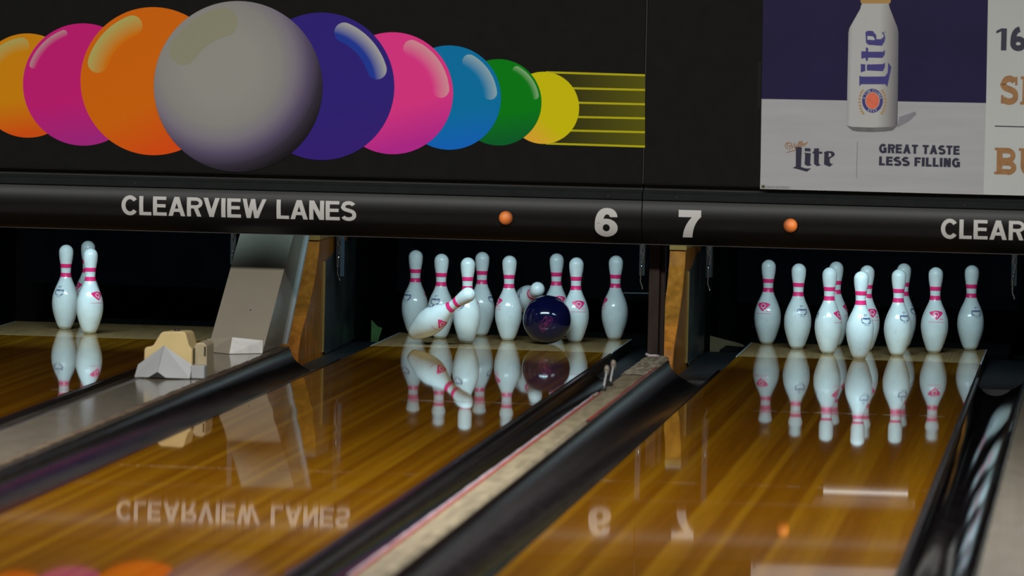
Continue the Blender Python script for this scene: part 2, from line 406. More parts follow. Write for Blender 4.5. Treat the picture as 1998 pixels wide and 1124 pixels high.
# ------------------------------------------------------------------ caps between the lanes
def cap(name, x0, x1, label, material, yend=-0.95):
    t = thing(name, label, 'cover', ((x0+x1)/2, 0, -0.13))
    h = (x1-x0)/2; P = [(-h, 0.0), (h, 0.0), (h, 0.165), (h-0.008, 0.1745), (-h+0.008, 0.1745), (-h, 0.165)]
    b = MB(); b.prism(P, lambda a, c: (a, YEND, c), lambda a, c: (a, yend, c))
    b.build('cap_body', material, t)
    return t, h
XA0, XA1 = L5+HALF+GW, L6-HALF-GW
t, h = cap('ball_return_cover', XA0, XA1, 'wide beige ball return cover running between the leftmost lane and middle lane', M_CAP)
def ragged_strip(t, xa, xb, y0, y1, z, mat_, name, label, amp=0.004, step=0.05, thick=0.004):
    b = MB(); rows = []; y = y0
    while y < y1+1e-6:
        d = random.uniform(-amp, amp)
        rows.append([(xa+d, y, z-0.002), (xa+d+0.002, y, z+thick+random.uniform(-.001, .001)), (xb-0.002, y, z+thick), (xb, y, z-0.002)]); y += step
    b.grid(rows, False); return b.build(name, mat_, t, label)
ragged_strip(t, h-0.026, h+0.004, -9.5, -0.98, 0.1745, M_FRAY, 'edge_strip', 'worn brown edge strip', 0.005, 0.04)
ragged_strip(t, -h-0.003, -h+0.010, -9.5, -0.98, 0.1745, M_PLATE, 'edge_strip', 'thin dark edge strip', 0.001, 0.2)
XB0, XB1 = L6+HALF+GW, L7-HALF-GW
t, h = cap('division_cap', XB0, XB1, 'narrow worn beige division cap between the middle lane and the full rack lane', M_CAPT)
ragged_strip(t, -h-0.001, -h+0.010, -9.5, -2.95, 0.1745, M_PINKW, 'edge_strip', 'pale edging strip', 0.001, 0.1)
ragged_strip(t, -h+0.010, -h+0.020, -9.5, -3.0, 0.1745, M_RED, 'edge_strip', 'dull red edging strip', 0.0015, 0.1)
ragged_strip(t, h-0.006, h+0.003, -4.3, -1.5, 0.171, M_RED, 'edge_strip', 'bright red edging strip', 0.001, 0.08, 0.005)
def crumpled(t, x0, x1, y0, y1, z, name, label, mat_, amp=0.008, nx=7, ny=26):
    b = MB(); rows = []
    for i in range(ny):
        f = i/(ny-1); y = y0+(y1-y0)*f
        rows.append([(x0+(x1-x0)*j/(nx-1)+random.uniform(-.003, .003), y+random.uniform(-.01, .01),
                      z+amp*(0.3+random.random())*(1 if 0 < j < nx-1 else -0.6)*(0.35+0.65*f)) for j in range(nx)])
    b.grid(rows, False); return b.build(name, mat_, t, label)
crumpled(t, -h-0.004, h+0.004, -2.0, -0.93, 0.1745, 'tape', 'frayed pale tape over the end of the cap', M_TAPE)
XC0, XC1 = L7+HALF+GW, L7+HALF+GW+0.28
t, h = cap('ball_return_cover', XC0, XC1, 'pale beige ball return cover at the lower right corner', M_CAP)
ragged_strip(t, -h-0.002, -h+0.006, -9.5, -0.98, 0.1745, M_PLATE, 'edge_strip', 'thin dark edge strip', 0.001, 0.2)
XD1 = L5-HALF-GW
t, h = cap('division_cap', XD1-0.10, XD1, 'beige division cap beyond the left side of the leftmost lane', M_CAPT)

# ------------------------------------------------------------------ kickback walls between the pin decks
def kickback(x0, x1, label, faces, ytop=-0.08):
    t = thing('kickback', label, 'partition', ((x0+x1)/2, 0, -0.13), 'kickback partitions')
    h = (x1-x0)/2
    P = [(1.9, 0.0), (1.9, 0.95), (ytop, 0.95), (ytop, 0.60), (ytop-0.03, 0.52), (ytop-0.10, 0.44), (ytop-0.20, 0.36), (ytop-0.32, 0.285), (ytop-0.42, 0.235), (ytop-0.50, 0.185), (ytop-0.54, 0.13), (ytop-0.55, 0.0)]
    # wooden front with its curved nose
    Q = [(0.75, 0.0), (0.75, 0.585)]+[(y, z) for y, z in P[3:] if z <= 0.585]
    Q[1:2] = [(0.75, 0.585), (ytop, 0.585)]
    b = MB(); b.prism(Q, lambda a, c: (-h, a, c), lambda a, c: (h, a, c)); bevel(b.build('wooden_nose', M_WOOD, t, 'amber wooden board with curved front edge'), 0.003, 1)
    b = MB(); b.box(-h-0.001, h+0.003, ytop-0.012, 0.30, 0.586, 0.618); bevel(b.build('top_block', M_WOODT, t, 'pale wooden block'), 0.002, 1)
    b = MB(); b.box(-h+0.002, h, ytop-0.006, 0.30, 0.6185, 0.626); b.build('block_plate', M_GREY, t, 'grey metal plate')
    b = MB(); b.box(-h, h, 0.76, 1.9, 0.0, 0.95); b.build('rear_panel', M_WALLB, t, 'black rear panel')
    for s in faces:
        xa, xb = sorted((s*(h+0.0005), s*(h+0.007)))
        b = MB(); pl = [(0.07, 0.085), (0.98, 0.085), (0.98, 0.55), (0.55, 0.55), (0.20, 0.497), (0.07, 0.487)]
        b.prism(pl, lambda a, c: (xa, a, c), lambda a, c: (xb, a, c)); b.build('side_plate', M_PLATE, t, 'scuffed dark side plate')
        b = MB(); b.box(xa, xb, 0.052, 0.069, 0.085, 0.487); b.build('plate_edge', M_WOODT, t, 'pale edge of the side plate')
        xa, xb = sorted((s*(h+0.0075), s*(h+0.012)))
        b = MB(); b.box(xa, xb, 0.10, 0.86, 0.075, 0.088); b.build('foot_strip', M_PLATE, t)
    return t
kickback(-0.832, -0.762, 'amber wood kickback with dark plates between the middle and full rack lanes', (-1, 1))
kickback(-2.47, -2.375, 'amber wood kickback behind the sloping beige column', (1,))
kickback(-2.638, -2.56, 'dark kickback on the right side of the leftmost lane', (-1,), 0.35)
kickback(XC0+0.02, XC0+0.11, 'kickback right of the full rack lane', (-1,), 0.35)
kickback(XD1-0.08, XD1, 'kickback left of the leftmost lane', (1,), 0.35)

def sweep_hook(x, y, label, wide=False):
    t = thing('sweep_hook', label, 'hook', (x, y, 0.26), 'sweep hooks')
    b = MB(); b.box(-.012, .012, 0.004, 0.09, 0.06, 2.138); b.build('hanger_arm', M_BLACK, t, 'black hanger arm')
    b = MB(); b.tube([(0, 0, .25), (.004, 0, .19), (-.006, 0, .165), (.007, 0, .15), (.002, 0, .125), (.001, 0, .115)], 0.0030, 8); b.build('spring_clip', M_CHROME, t, 'upper chrome clip')
    b = MB(); b.tube([(.002, 0, .112), (-.004, 0, .10), (-.004, 0, .03), (.004, 0, .012), (.006, 0, 0)], 0.0030, 8); b.build('spring_clip', M_CHROME, t, 'lower chrome clip')
    if wide:
        b = MB(); b.box(.008, .026, -0.006, 0.002, 0.02, .30); b.build('hanger_plate', M_HANG, t, 'bluish bright metal strip')
sweep_hook(-2.345, 0.30, 'chrome hook with bright strip beside the amber kickback left of the middle lane', True)
sweep_hook(-0.987, 0.30, 'chrome hook hanging just left of the dark brown post')
sweep_hook(-0.690, 0.30, 'chrome hook hanging just right of the amber kickback')
sweep_hook(-2.823, 0.30, 'chrome hook hanging just left of the sloping beige column')
sweep_hook(0.655, 0.30, 'chrome hook hanging at the far right above the full rack lane')

# dark brown mask post on the division cap
t = thing('support_post', 'dark brown square post standing on the worn division cap', 'post', (-0.81, -0.95, -0.13))
b = MB(); b.box(-0.033, 0.012, -0.01, 0.05, 0.1765, 0.72); bevel(b.build('post_front', M_POST, t), 0.002, 1)
b = MB(); b.box(0.0125, 0.032, 0.02, 0.06, 0.1765, 0.72); bevel(b.build('post_flange', M_POST, t, 'set back brown flange'), 0.002, 1)
b = MB(); b.box(-0.040, 0.038, 0.003, 0.07, 0.0, 0.176); b.build('post_foot', M_POST, t)
b = MB(); b.tube([(-0.038, -.018, .190), (-.02, -.022, .183), (0.0, -.022, .184), (0.018, -.018, .182)], 0.006, 8); b.build('sealant_bead', M_PINKW, t, 'white sealant bead at the foot')

# ------------------------------------------------------------------ sloping ball return column
CXL, CXR = -2.637, -2.405
t = thing('ball_return_column', 'tall sloping beige sheet metal ball return column', 'column', ((CXL+CXR)/2, -1.1, CAPZ))
hx = (CXR-CXL)/2; oy = -1.1
def yz(y, z): return (y-oy, z-CAPZ)
F0, F1 = yz(-1.40, 0.046), yz(-0.25, 0.73); B0, B1 = yz(-0.815, 0.046), yz(0.05, 0.73)
MID = yz(-0.28, 0.47)
P = [F0, B0, MID, B1, F1]
b = MB(); b.prism(P, lambda a, c: (-hx, a, c), lambda a, c: (hx, a, c)); bevel(b.build('column_shell', M_SHEET, t), 0.004, 2)
b = MB(); b.prism([B0, (B0[0]+.03, B0[1]), (MID[0]+.03, MID[1]), (B1[0]+.03, B1[1]), B1, MID], lambda a, c: (hx-0.008, a, c), lambda a, c: (hx+0.010, a, c)); b.build('rear_flange', M_GREY, t, 'pale grey rear flange')
b = MB(); b.tube([(0.02, yz(-1.13, .205)[0]-0.002, yz(-1.13, .205)[1]), (0.02, yz(-1.13, .205)[0]-0.006, yz(-1.13, .205)[1]+0.002)], 0.004, 8); b.build('screw', M_CHROME, t, 'bright screw head')
# folded steel deflector at the foot; right half whitened in place of reflected light
b = MB()
fz = 0.0015; top = 0.066
b.face([(-hx, -0.302, fz), (-0.005, -0.40, fz), (-0.005, -0.335, top), (-hx, -0.300, top-0.012)])
b.build('foot_deflector_side', M_SHEET, t, 'beige left half of the foot deflector', fix=False)
b = MB(); b.face([(-0.005, -0.40, fz), (hx+0.002, -0.305, fz), (hx+0.002, -0.300, top-0.012), (-0.005, -0.335, top)])
b.build('foot_deflector', M_STEELW, t, 'steel right half of the foot deflector, whitened for reflected light', fix=False)
for nm in t.children:
    if nm.name.startswith('foot_deflector'):
        md = nm.modifiers.new('thickness', 'SOLIDIFY'); md.thickness = 0.003; md.offset = -1

# ------------------------------------------------------------------ grey wedge and cream hood on the cover
t = thing('ball_deflector', 'grey folded metal wedge with cream plastic hood on the ball return cover', 'deflector', (-2.535, -2.9, CAPZ))
def q(x, y, z): return (x+2.535, y+2.9, z-CAPZ)
b = MB()
def w_(u, v, y):
    p_ = at(u, v, 1, y); return q(p_.x, p_.y, max(p_.z, 0.0462))
ap, rb0 = w_(320, 675, -2.90), w_(305, 737, -2.975)
lt, lb, rt, rbb = w_(270, 712, -2.905), w_(263, 739, -2.93), w_(374, 712, -2.895), w_(370, 744, -2.92)
def lerp(a, c, f): return tuple(u+(v-u)*f for u, v in zip(a, c))
nl, nr, rb = lerp(rb0, lb, .36), lerp(rb0, rbb, .27), lerp(rb0, ap, .17)
b.face([ap, lt, lb]); b.face([ap, lb, nl, rb]); b.face([ap, rb, nr, rbb]); b.face([ap, rbb, rt])
o = b.build('wedge_plate', M_GREY, t, 'light grey folded wedge plate', fix=False)
md = o.modifiers.new('thickness', 'SOLIDIFY'); md.thickness = 0.003; md.offset = 1
b = MB(); b.face([(rb[0], rb[1]+.002, rb[2]+.002), (nl[0]-.002, nl[1]+.002, nl[2]), (rb0[0], rb0[1]+.002, rb0[2]), (nr[0]+.002, nr[1]+.002, nr[2])]); o = b.build('notch', M_HOLE, t, 'black sheet for the dark inside the wedge notch', fix=False)
md = o.modifiers.new('thickness', 'SOLIDIFY'); md.thickness = 0.002  # black sheet behind the opening replaces its inner shade
hood = [(-2.628, .047), (-2.628, .150), (-2.622, .160), (-2.600, .163), (-2.592, .170), (-2.566, .214), (-2.556, .222), (-2.475, .225), (-2.466, .218), (-2.452, .170), (-2.440, .155), (-2.440, .047)]
b = MB(); b.prism([(x+2.535, z-CAPZ) for x, z in hood], lambda a, c: (a, 0.03, c), lambda a, c: (a*1.02, 0.20, c*0.97)); bevel(b.build('hood', M_CREAM, t, 'cream yellow moulded hood'), 0.006, 3)
b = MB(); b.lathe([(0.0001, .0), (.012, .0), (.012, .008), (.0001, .009)], 16, (0.02, .11, .176)); b.build('hood_knob', M_BLACK, t, 'small black knob')
side = [(-2.438, .047), (-2.438, .165), (-2.428, .180), (-2.400, .182), (-2.388, .170), (-2.386, .047)]
b = MB(); b.prism([(x+2.535, z-CAPZ) for x, z in side], lambda a, c: (a, 0.06, c), lambda a, c: (a, 0.22, c)); bevel(b.build('hood_lug', M_CREAMD, t, 'duller cream side lug'), 0.004, 2)
b = MB(); b.box(.137, .1435, 0.0585, 0.0595, .085, .122); b.build('slot', M_HOLE, t)
b = MB(); b.box(.0975, .1010, 0.056, 0.0595, .055, .115); b.build('slot', M_HOLE, t)
b = MB(); b.box(.0985, .152, -0.01, 0.055, .0015, .052); bevel(b.build('base_block', M_GREY, t, 'grey base block'), 0.003, 1)

# ------------------------------------------------------------------ bumper lever on the division cap
t = thing('bumper_bracket', 'small metal bracket with two round headed arms on the division cap', 'bracket', (-0.838, -2.75, CAPZ))
for yy, zz in ((-0.12, .072), (0.14, .075)):
    b = MB(); b.tube([(0, yy, .0), (0.002, yy+.01, .03), (0.003, yy+.05, zz-.02), (0.004, yy+.07, zz)], 0.0042, 10); b.build('arm', M_GREY, t)
    b = MB(); b.lathe([(0.0005, -.022), (.007, -.018), (.0105, -.008), (.011, .006), (.008, .016), (.0005, .020)], 16, (0.004, yy+.075, zz+.002)); b.build('arm_head', M_CAP, t, 'pale rounded arm head')
    b = MB(); b.box(-.010, .010, yy-.02, yy+.02, .0005, .010); bevel(b.build('arm_foot', M_BLACK, t), .002, 1)
b = MB(); b.box(-.003, .003, -.12, .17, .010, .018); b.build('link_bar', M_BLACK, t)
b = MB(); b.tube([(0.0, -.45, .004), (0.0, -.45, .012)], 0.010, 10); b.build('bolt', M_CAP, t, 'pale bolt head')

# ------------------------------------------------------------------ pits
for cx, lab in ((L5, 'leftmost lane'), (L6, 'middle lane'), (L7, 'full rack lane')):
    t = thing('pit_curtain', 'black curtain hanging in the pit behind the '+lab, 'curtain', (cx, 1.62, 0.13), 'pit curtains')
    b = MB(); N = 40
    rows = []
    for z in (0.0, 0.004, 0.05, 0.3, 0.7, 1.2, 2.268):
        rows.append([(-0.66+1.32*i/N, 0.012*math.sin(i*0.9)+0.006*math.sin(i*2.3)+0.05*max(0, 1.2-z)/1.2, z) for i in range(N+1)])
    b.grid(rows, True); b.build('fabric', M_CURT, t)
    b = MB(); b.grid([[(-0.66+1.32*i/N, 0.012*math.sin(i*0.9)+0.006*math.sin(i*2.3)+0.05-d, z) for i in range(N+1)] for d, z in ((0.004, 0.0), (0.012, 0.012), (0.004, 0.024))], True)
    b.build('hem', M_CURT, t, 'hem of the curtain')
    b = MB(); b.box(-0.62, 0.62, 0.9, 2.2, -0.12, -0.06)
    b.v = [(x+cx, y, z) for x, y, z in b.v]
    o = b.build('pit_carpet', M_CUSH, None, origin=(cx, 1.5, -0.12)); bevel(o, 0.01, 2)
    tag(o, 'black carpet on the pit floor behind the '+lab, 'carpet', 'pit carpets')
# odd pieces seen past the ends of the decks
b = MB(); b.prism([(-2.300, -.125), (-2.300, .040), (-2.290, .030), (-2.272, .012), (-2.250, .004), (-2.262, -.04), (-2.285, -.125)], lambda a, c: (a, 1.06, c), lambda a, c: (a, 1.075, c))
tag(b.build('green_plate', M_GREEN, None, origin=(-2.28, 1.065, -.125)), 'small green plate beside the back of the middle lane pin deck', 'plate')
b = MB(); b.prism([(-.735, -.125), (-.735, .012), (-.70, .004), (-.585, -.022), (-.575, -.034), (-.66, -.03), (-.690, -.05), (-.700, -.125)], lambda a, c: (a, 1.06, c), lambda a, c: (a, 1.08, c))
tag(b.build('tan_bracket', M_TAN, None, origin=(-.70, 1.065, -.125)), 'tan curved bracket beside the back of the full rack pin deck', 'bracket')

p0, p1 = at(1205, 571.5, 1, 1.2), at(1345, 573.5, 1, 1.2)
b = MB(); b.tube([p0, p1], 0.0022, 8); tag(b.build('pit_rod', M_GREY, None, origin=tuple(p0)), 'thin pale rod at the back, seen beside the brown post', 'rod')
# ------------------------------------------------------------------ pin deck lamp fixtures
for x, z, ln, lab in ((-3.40, 1.035, 1.1, 'strip lamp behind the mural over the leftmost lane'), (-1.60, 1.035, 1.1, 'strip lamp behind the mural over the middle lane'), (0.02, 1.035, 1.1, 'strip lamp behind the poster over the full rack lane'), (0.07, .528, .36, 'short low strip lamp just behind the fascia of the full rack lane')):
    t = thing('pin_light', lab, 'lamp', (x, -1.06 if z > .8 else -0.60, z), 'pin deck lamps')
    b = MB(); b.tube([(-ln/2, 0, 0), (ln/2, 0, 0)], 0.007, 12); b.build('lamp_tube', emit('lamp_tube_glow', (0.95, 0.98, 0.95, 1), 1.1), t)
    fb = -.5495 if z < .8 else -.1895
    b = MB(); b.prism([(fb, .02), (fb, .05), (.035, .05), (.035, .035), (-.048, .035), (-.048, .02)], lambda a, c: (-ln/2-.03, a, c), lambda a, c: (ln/2+.03, a, c)); b.build('reflector', M_GREY, t)

# ------------------------------------------------------------------ masking units: fascia, trim, mural panel
YF = -1.285
def fy(z):
    k = 1-((z-0.655)/0.125)**2
    return -1.190-0.095*math.sqrt(max(0.0, k))
def fascia(x0, x1, label):
    t = thing('fascia', label, 'fascia', ((x0+x1)/2, -1.25, 0.534)); ox, oy_, oz = t.location
    zs = [0.533+0.181*i/18 for i in range(19)]
    b = MB(); b.grid([[(x-ox, fy(z)-oy_, z-oz) for x in (x0, x1)] for z in zs], True)
    b.face([(x0-ox, fy(zs[0])-oy_, zs[0]-oz), (x1-ox, fy(zs[0])-oy_, zs[0]-oz), (x1-ox, -1.15-oy_, zs[0]-oz), (x0-ox, -1.15-oy_, zs[0]-oz)])
    b.face([(x0-ox, fy(zs[-1])-oy_, zs[-1]-oz), (x1-ox, fy(zs[-1])-oy_, zs[-1]-oz), (x1-ox, -1.15-oy_, zs[-1]-oz), (x0-ox, -1.15-oy_, zs[-1]-oz)])
    for x in (x0, x1):
        b.face([(x-ox, fy(z)-oy_, z-oz) for z in zs]+[(x-ox, -1.15-oy_, zs[-1]-oz), (x-ox, -1.15-oy_, zs[0]-oz)])
    b.build('curved_face', M_FASC, t)
    b = MB(); b.box(x0-ox, x1-ox, -0.030, 0.10, 0.1835, 0.2140); bevel(b.build('trim_strip', M_TRIM, t, 'flat grey black trim strip'), 0.002, 1)
    b = MB(); b.box(x0-ox, x1-ox, -0.018, 0.10, 0.2145, 0.2230); b.build('trim_ledge', M_TRIM, t)
    b = MB(); b.box(x0-ox, x1-ox, 0.02, 0.10, 0.2235, 0.2480); b.build('shadow_gap', M_BLACK, t, 'black recessed gap')
    b = MB(); b.box(x0-ox, x1-ox, fy(.533)-oy_-.002, fy(.533)-oy_+.003, -0.0035, -0.0012); b.build('lower_lip', M_LIP, t, 'thin lower lip with the light on its edge painted paler')  # paler colour paints the light caught along the bottom edge
    for sx in (x0+0.14, (x0+x1)/2-.4, x1-0.14):
        b = MB(); b.tube([(sx-ox, -.0300, .198), (sx-ox, -.0325, .198)], 0.004, 10); b.build('screw', M_BLACK, t)
    return t
FA = fascia(-4.30, -0.8515, 'black curved fascia with white lettering and number 6 below the ball mural')
FB = fascia(-0.8475, 2.60, 'black curved fascia with white number 7 and cut off lettering below the poster')
def on_fascia(polys, t, name, material, label, lift=0.0008):
    ox, oy_, oz = t.location
    bm = bmesh.new()
    for k_, p in enumerate(polys):
        bm.faces.new([bm.verts.new((a, -0.000012*(k_ % 12), c)) for a, c in p])
    z = 0.545
    while z < 0.71:
        bmesh.ops.bisect_plane(bm, geom=bm.verts[:]+bm.edges[:]+bm.faces[:], plane_co=(0, 0, z), plane_no=(0, 0, 1)); z += 0.008
    for v in bm.verts: v.co = (v.co.x-ox, fy(v.co.z)-lift-oy_+v.co.y, v.co.z-oz)
    bm.normal_update()
    rev = [f for f in bm.faces if f.normal.y > 0]
    if rev: bmesh.ops.reverse_faces(bm, faces=rev)
    me = bpy.data.meshes.new(name); bm.to_mesh(me); bm.free(); me.materials.append(material)
    o = link(name, me, t); o['label'] = label; return o
def letters(s, x0, x1, z0, hgt, t, gap=0.1, lab=None, weight=0.20):
    """each letter its own part"""
    advs = [glyph(c, weight)[1] for c in s]; total = sum(advs)+gap*(len(s)-1); k = (x1-x0)/total; x = x0
    for c, a in zip(s, advs):
        if c != ' ':
            polys = [[(x+u*k, z0+v*hgt) for u, v in p] for p in glyph(c, weight)[0]]
            on_fascia(polys, t, 'letter', M_LETTER, 'flat pale grey letter '+c)
        x += (a+gap)*k
letters('CLEARVIEW', -3.030, -2.418, 0.600, 0.080, FA, 0.085)
letters('LANES', -2.375, -2.040, 0.600, 0.080, FA, 0.07)
letters('CLEARVIEW', 0.383, 0.995, 0.592, 0.080, FB, 0.085)
letters('LANES', 1.038, 1.373, 0.592, 0.080, FB, 0.07)
def scale_polys(polys, x0, x1, z0, z1):
    return [[(x0+a*(x1-x0), z0+b_*(z1-z0)) for a, b_ in p] for p in polys]
six = stroke(arc(.5, .315, .345, .205, 0, 360, 32), [.31]*33)
six = []
def ring(cx, cy, rx, ry, ix, iy, n=36, icx=None, icy=None):
    icx = cx if icx is None else icx; icy = cy if icy is None else icy; r = []
    for i in range(n):
        a0, a1 = 2*PI*i/n, 2*PI*(i+1)/n
        r.append([(cx+rx*math.cos(a0), cy+ry*math.sin(a0)), (cx+rx*math.cos(a1), cy+ry*math.sin(a1)), (icx+ix*math.cos(a1), icy+iy*math.sin(a1)), (icx+ix*math.cos(a0), icy+iy*math.sin(a0))])
    return r
six = ring(.5, .315, .5, .315, .155, .125)
out = bez((0.0, .33), (-.01, .72), (.14, 1.0), (.52, 1.0), 18)+bez((.52, 1.0), (.80, 1.0), (.97, .88), (.985, .69), 10)[1:]
inn = bez((.36, .33), (.33, .56), (.40, .78), (.53, .78), 18)+bez((.53, .78), (.60, .78), (.65, .75), (.66, .69), 10)[1:]
six += [[out[i], out[i+1], inn[i+1], inn[i]] for i in range(len(out)-1)]
on_fascia(scale_polys(six, -1.044, -0.949, 0.561, 0.681), FA, 'number', M_LETTER, 'flat pale grey number 6')
o_ = bez((1.0, .76), (.80, .62), (.64, .38), (.61, 0.0), 14); i_ = bez((.60, .75), (.42, .60), (.22, .34), (.185, 0.0), 14)
sev = [[(0, .745), (1, .745), (1, 1), (0, 1)]]+[[o_[i], o_[i+1], i_[i+1], i_[i]] for i in range(14)]
on_fascia(scale_polys(sev, -0.697, -0.604, 0.567, 0.681), FB, 'number', M_LETTER, 'flat pale grey number 7')

def lens_material(name, bx, bz, strength):
    M = bpy.data.materials.new(name); M.use_nodes = True; nt = M.node_tree; b_ = nt.nodes['Principled BSDF']
    tc = nt.nodes.new('ShaderNodeTexCoord'); d = nt.nodes.new('ShaderNodeVectorMath'); d.operation = 'DISTANCE'
    d.inputs[1].default_value = (bx, -0.012, bz)
    nt.links.new(tc.outputs['Object'], d.inputs[0])
    r = nt.nodes.new('ShaderNodeValToRGB'); mr = nt.nodes.new('ShaderNodeMapRange'); mr.inputs[2].default_value = 0.045
    nt.links.new(d.outputs['Value'], mr.inputs[0]); nt.links.new(mr.outputs[0], r.inputs[0])
    e = r.color_ramp.elements; e[0].color = (0.80, 0.28, 0.06, 1); e[1].color = (0.035, 0.008, 0.002, 1)
    k = e.new(0.35); k.color = (0.55, 0.13, 0.02, 1); k = e.new(0.7); k.color = (0.12, 0.03, 0.008, 1)
    vo = nt.nodes.new('ShaderNodeTexVoronoi'); vo.inputs['Scale'].default_value = 420
    nt.links.new(tc.outputs['Object'], vo.inputs['Vector'])
    bp = nt.nodes.new('ShaderNodeBump'); bp.inputs['Strength'].default_value = 0.6; bp.inputs['Distance'].default_value = 0.001
    nt.links.new(vo.outputs['Distance'], bp.inputs['Height']); nt.links.new(bp.outputs[0], b_.inputs['Normal'])
    b_.inputs['Base Color'].default_value = (0.25, 0.07, 0.015, 1); b_.inputs['Roughness'].default_value = 0.25
    nt.links.new(r.outputs[0], b_.inputs['Emission Color']); b_.inputs['Emission Strength'].default_value = strength
    return M
for x, bx, bz, st, lab in ((-1.414, -.005, .006, 0.75, 'round amber indicator lamp beside the number 6'), (-0.235, .010, .006, 0.95, 'brighter round amber indicator lamp right of the number 7')):
    t = thing('indicator_lamp', lab, 'lamp', (x, fy(.629)-.001, .629), 'amber fascia lamps')
    b = MB(); b.lathe([(.0285, 0), (.0283, .004), (.026, .009), (.020, .0135), (.010, .016), (.0003, .0168)], 32)
    b.v = [(x_, -z_, y_) for x_, y_, z_ in b.v]
    b.build('lens', lens_material('amber_lens', bx, bz, st), t)
    b = MB(); b.lathe([(.0285, -.003), (.0318, -.003), (.0318, .0035), (.0287, .0045)], 32); b.v = [(x_, -z_, y_) for x_, y_, z_ in b.v]
    b.build('bezel', M_BLACK, t, 'thin black bezel')

# mural panel with printed balls
YP = -1.270
PZ0 = 0.785
def panel(x0, x1, label):
    t = thing('mask_panel', label, 'panel', ((x0+x1)/2, YP, PZ0)); ox = t.location.x
    b = MB(); b.box(x0-ox, x1-ox, 0.0, 0.02, 0.0, 1.6); bevel(b.build('panel_board', M_PANEL, t), 0.0015, 1)
    b = MB(); b.box(x0-ox, x1-ox, -0.0015, 0.004, -0.0025, -0.0006); b.build('lower_edge', M_TRIM, t, 'thin lower edge')
    return t
PA = panel(-4.30, -0.8530, 'black masking panel printed with a fan of glossy coloured balls')
PB = panel(-0.8460, 2.60, 'plain black masking panel carrying the beer poster')
for x in (-0.8495,):
    b = MB(); b.box(x-.0022, x+.0022, YP+.004, YP+.020, PZ0, 2.385); tag(b.build('panel_joint', M_BLACK, None, origin=(x, YP, PZ0)), 'narrow black joint between the two masking panels', 'joint')
def PX(u, v, d=0.0):
    p = at(u, v, 1, YP-d); return (p.x, p.z)
K = 1/0.70
def ball_material(name, base, low, low_amt=1.0, shade=None):
    """flat print: two ink colours blended over the disc (object units = disc radius)"""
    M = bpy.data.materials.new(name); M.use_nodes = True; nt = M.node_tree; b_ = nt.nodes['Principled BSDF']
    b_.inputs['Roughness'].default_value = 0.5; b_.inputs['Specular IOR Level'].default_value = 0.08
    tc = nt.nodes.new('ShaderNodeTexCoord')
    dt = nt.nodes.new('ShaderNodeVectorMath'); dt.operation = 'DOT_PRODUCT'
    d = Vector((shade or (0.15, -1.0))).normalized(); dt.inputs[1].default_value = (d.x, 0, d.y)
    nt.links.new(tc.outputs['Object'], dt.inputs[0])
    r = nt.nodes.new('ShaderNodeValToRGB'); e = r.color_ramp.elements
    mr = nt.nodes.new('ShaderNodeMapRange'); mr.inputs[1].default_value = -1; mr.inputs[2].default_value = 1
    nt.links.new(dt.outputs['Value'], mr.inputs[0]); nt.links.new(mr.outputs[0], r.inputs[0])
    e[0].color = base; e[0].position = 0.62; e[1].color = low; e[1].position = 0.95
    nt.links.new(r.outputs[0], b_.inputs['Base Color'])
    return M
def white_ball_material():
    M = bpy.data.materials.new('print_white_ball'); M.use_nodes = True; nt = M.node_tree; b_ = nt.nodes['Principled BSDF']
    b_.inputs['Roughness'].default_value = 0.5; b_.inputs['Specular IOR Level'].default_value = 0.08
    tc = nt.nodes.new('ShaderNodeTexCoord'); d = nt.nodes.new('ShaderNodeVectorMath'); d.operation = 'DISTANCE'
    d.inputs[1].default_value = (-0.22, 0, 0.26)
    nt.links.new(tc.outputs['Object'], d.inputs[0])
    mr = nt.nodes.new('ShaderNodeMapRange'); mr.inputs[2].default_value = 1.36
    nt.links.new(d.outputs['Value'], mr.inputs[0])
    r = nt.nodes.new('ShaderNodeValToRGB'); e = r.color_ramp.elements; nt.links.new(mr.outputs[0], r.inputs[0])
    e[0].color = px(138, 138, 132, K); e[0].position = 0.30; e[1].color = px(22, 20, 23, K); e[1].position = 0.965
    for p_, c_ in ((0.52, px(132, 131, 127, K)), (0.655, px(118, 113, 124, K)), (0.775, px(84, 74, 100, K)), (0.875, px(48, 42, 56, K))):
        k = e.new(p_); k.color = c_
    nt.links.new(r.outputs[0], b_.inputs['Base Color'])
    return M
def glint_material(name, outer, inner, r0, r1):
    M = bpy.data.materials.new(name); M.use_nodes = True; nt = M.node_tree; b_ = nt.nodes['Principled BSDF']
    b_.inputs['Roughness'].default_value = 0.5; b_.inputs['Specular IOR Level'].default_value = 0.08
    tc = nt.nodes.new('ShaderNodeTexCoord'); l = nt.nodes.new('ShaderNodeVectorMath'); l.operation = 'LENGTH'
    nt.links.new(tc.outputs['Object'], l.inputs[0])
    mr = nt.nodes.new('ShaderNodeMapRange'); mr.inputs[1].default_value = r0; mr.inputs[2].default_value = r1
    nt.links.new(l.outputs['Value'], mr.inputs[0])
    mx = nt.nodes.new('ShaderNodeMix'); mx.data_type = 'RGBA'; mx.inputs[6].default_value = inner; mx.inputs[7].default_value = outer
    nt.links.new(mr.outputs[0], mx.inputs[0]); nt.links.new(mx.outputs[2], b_.inputs['Base Color'])
    return M
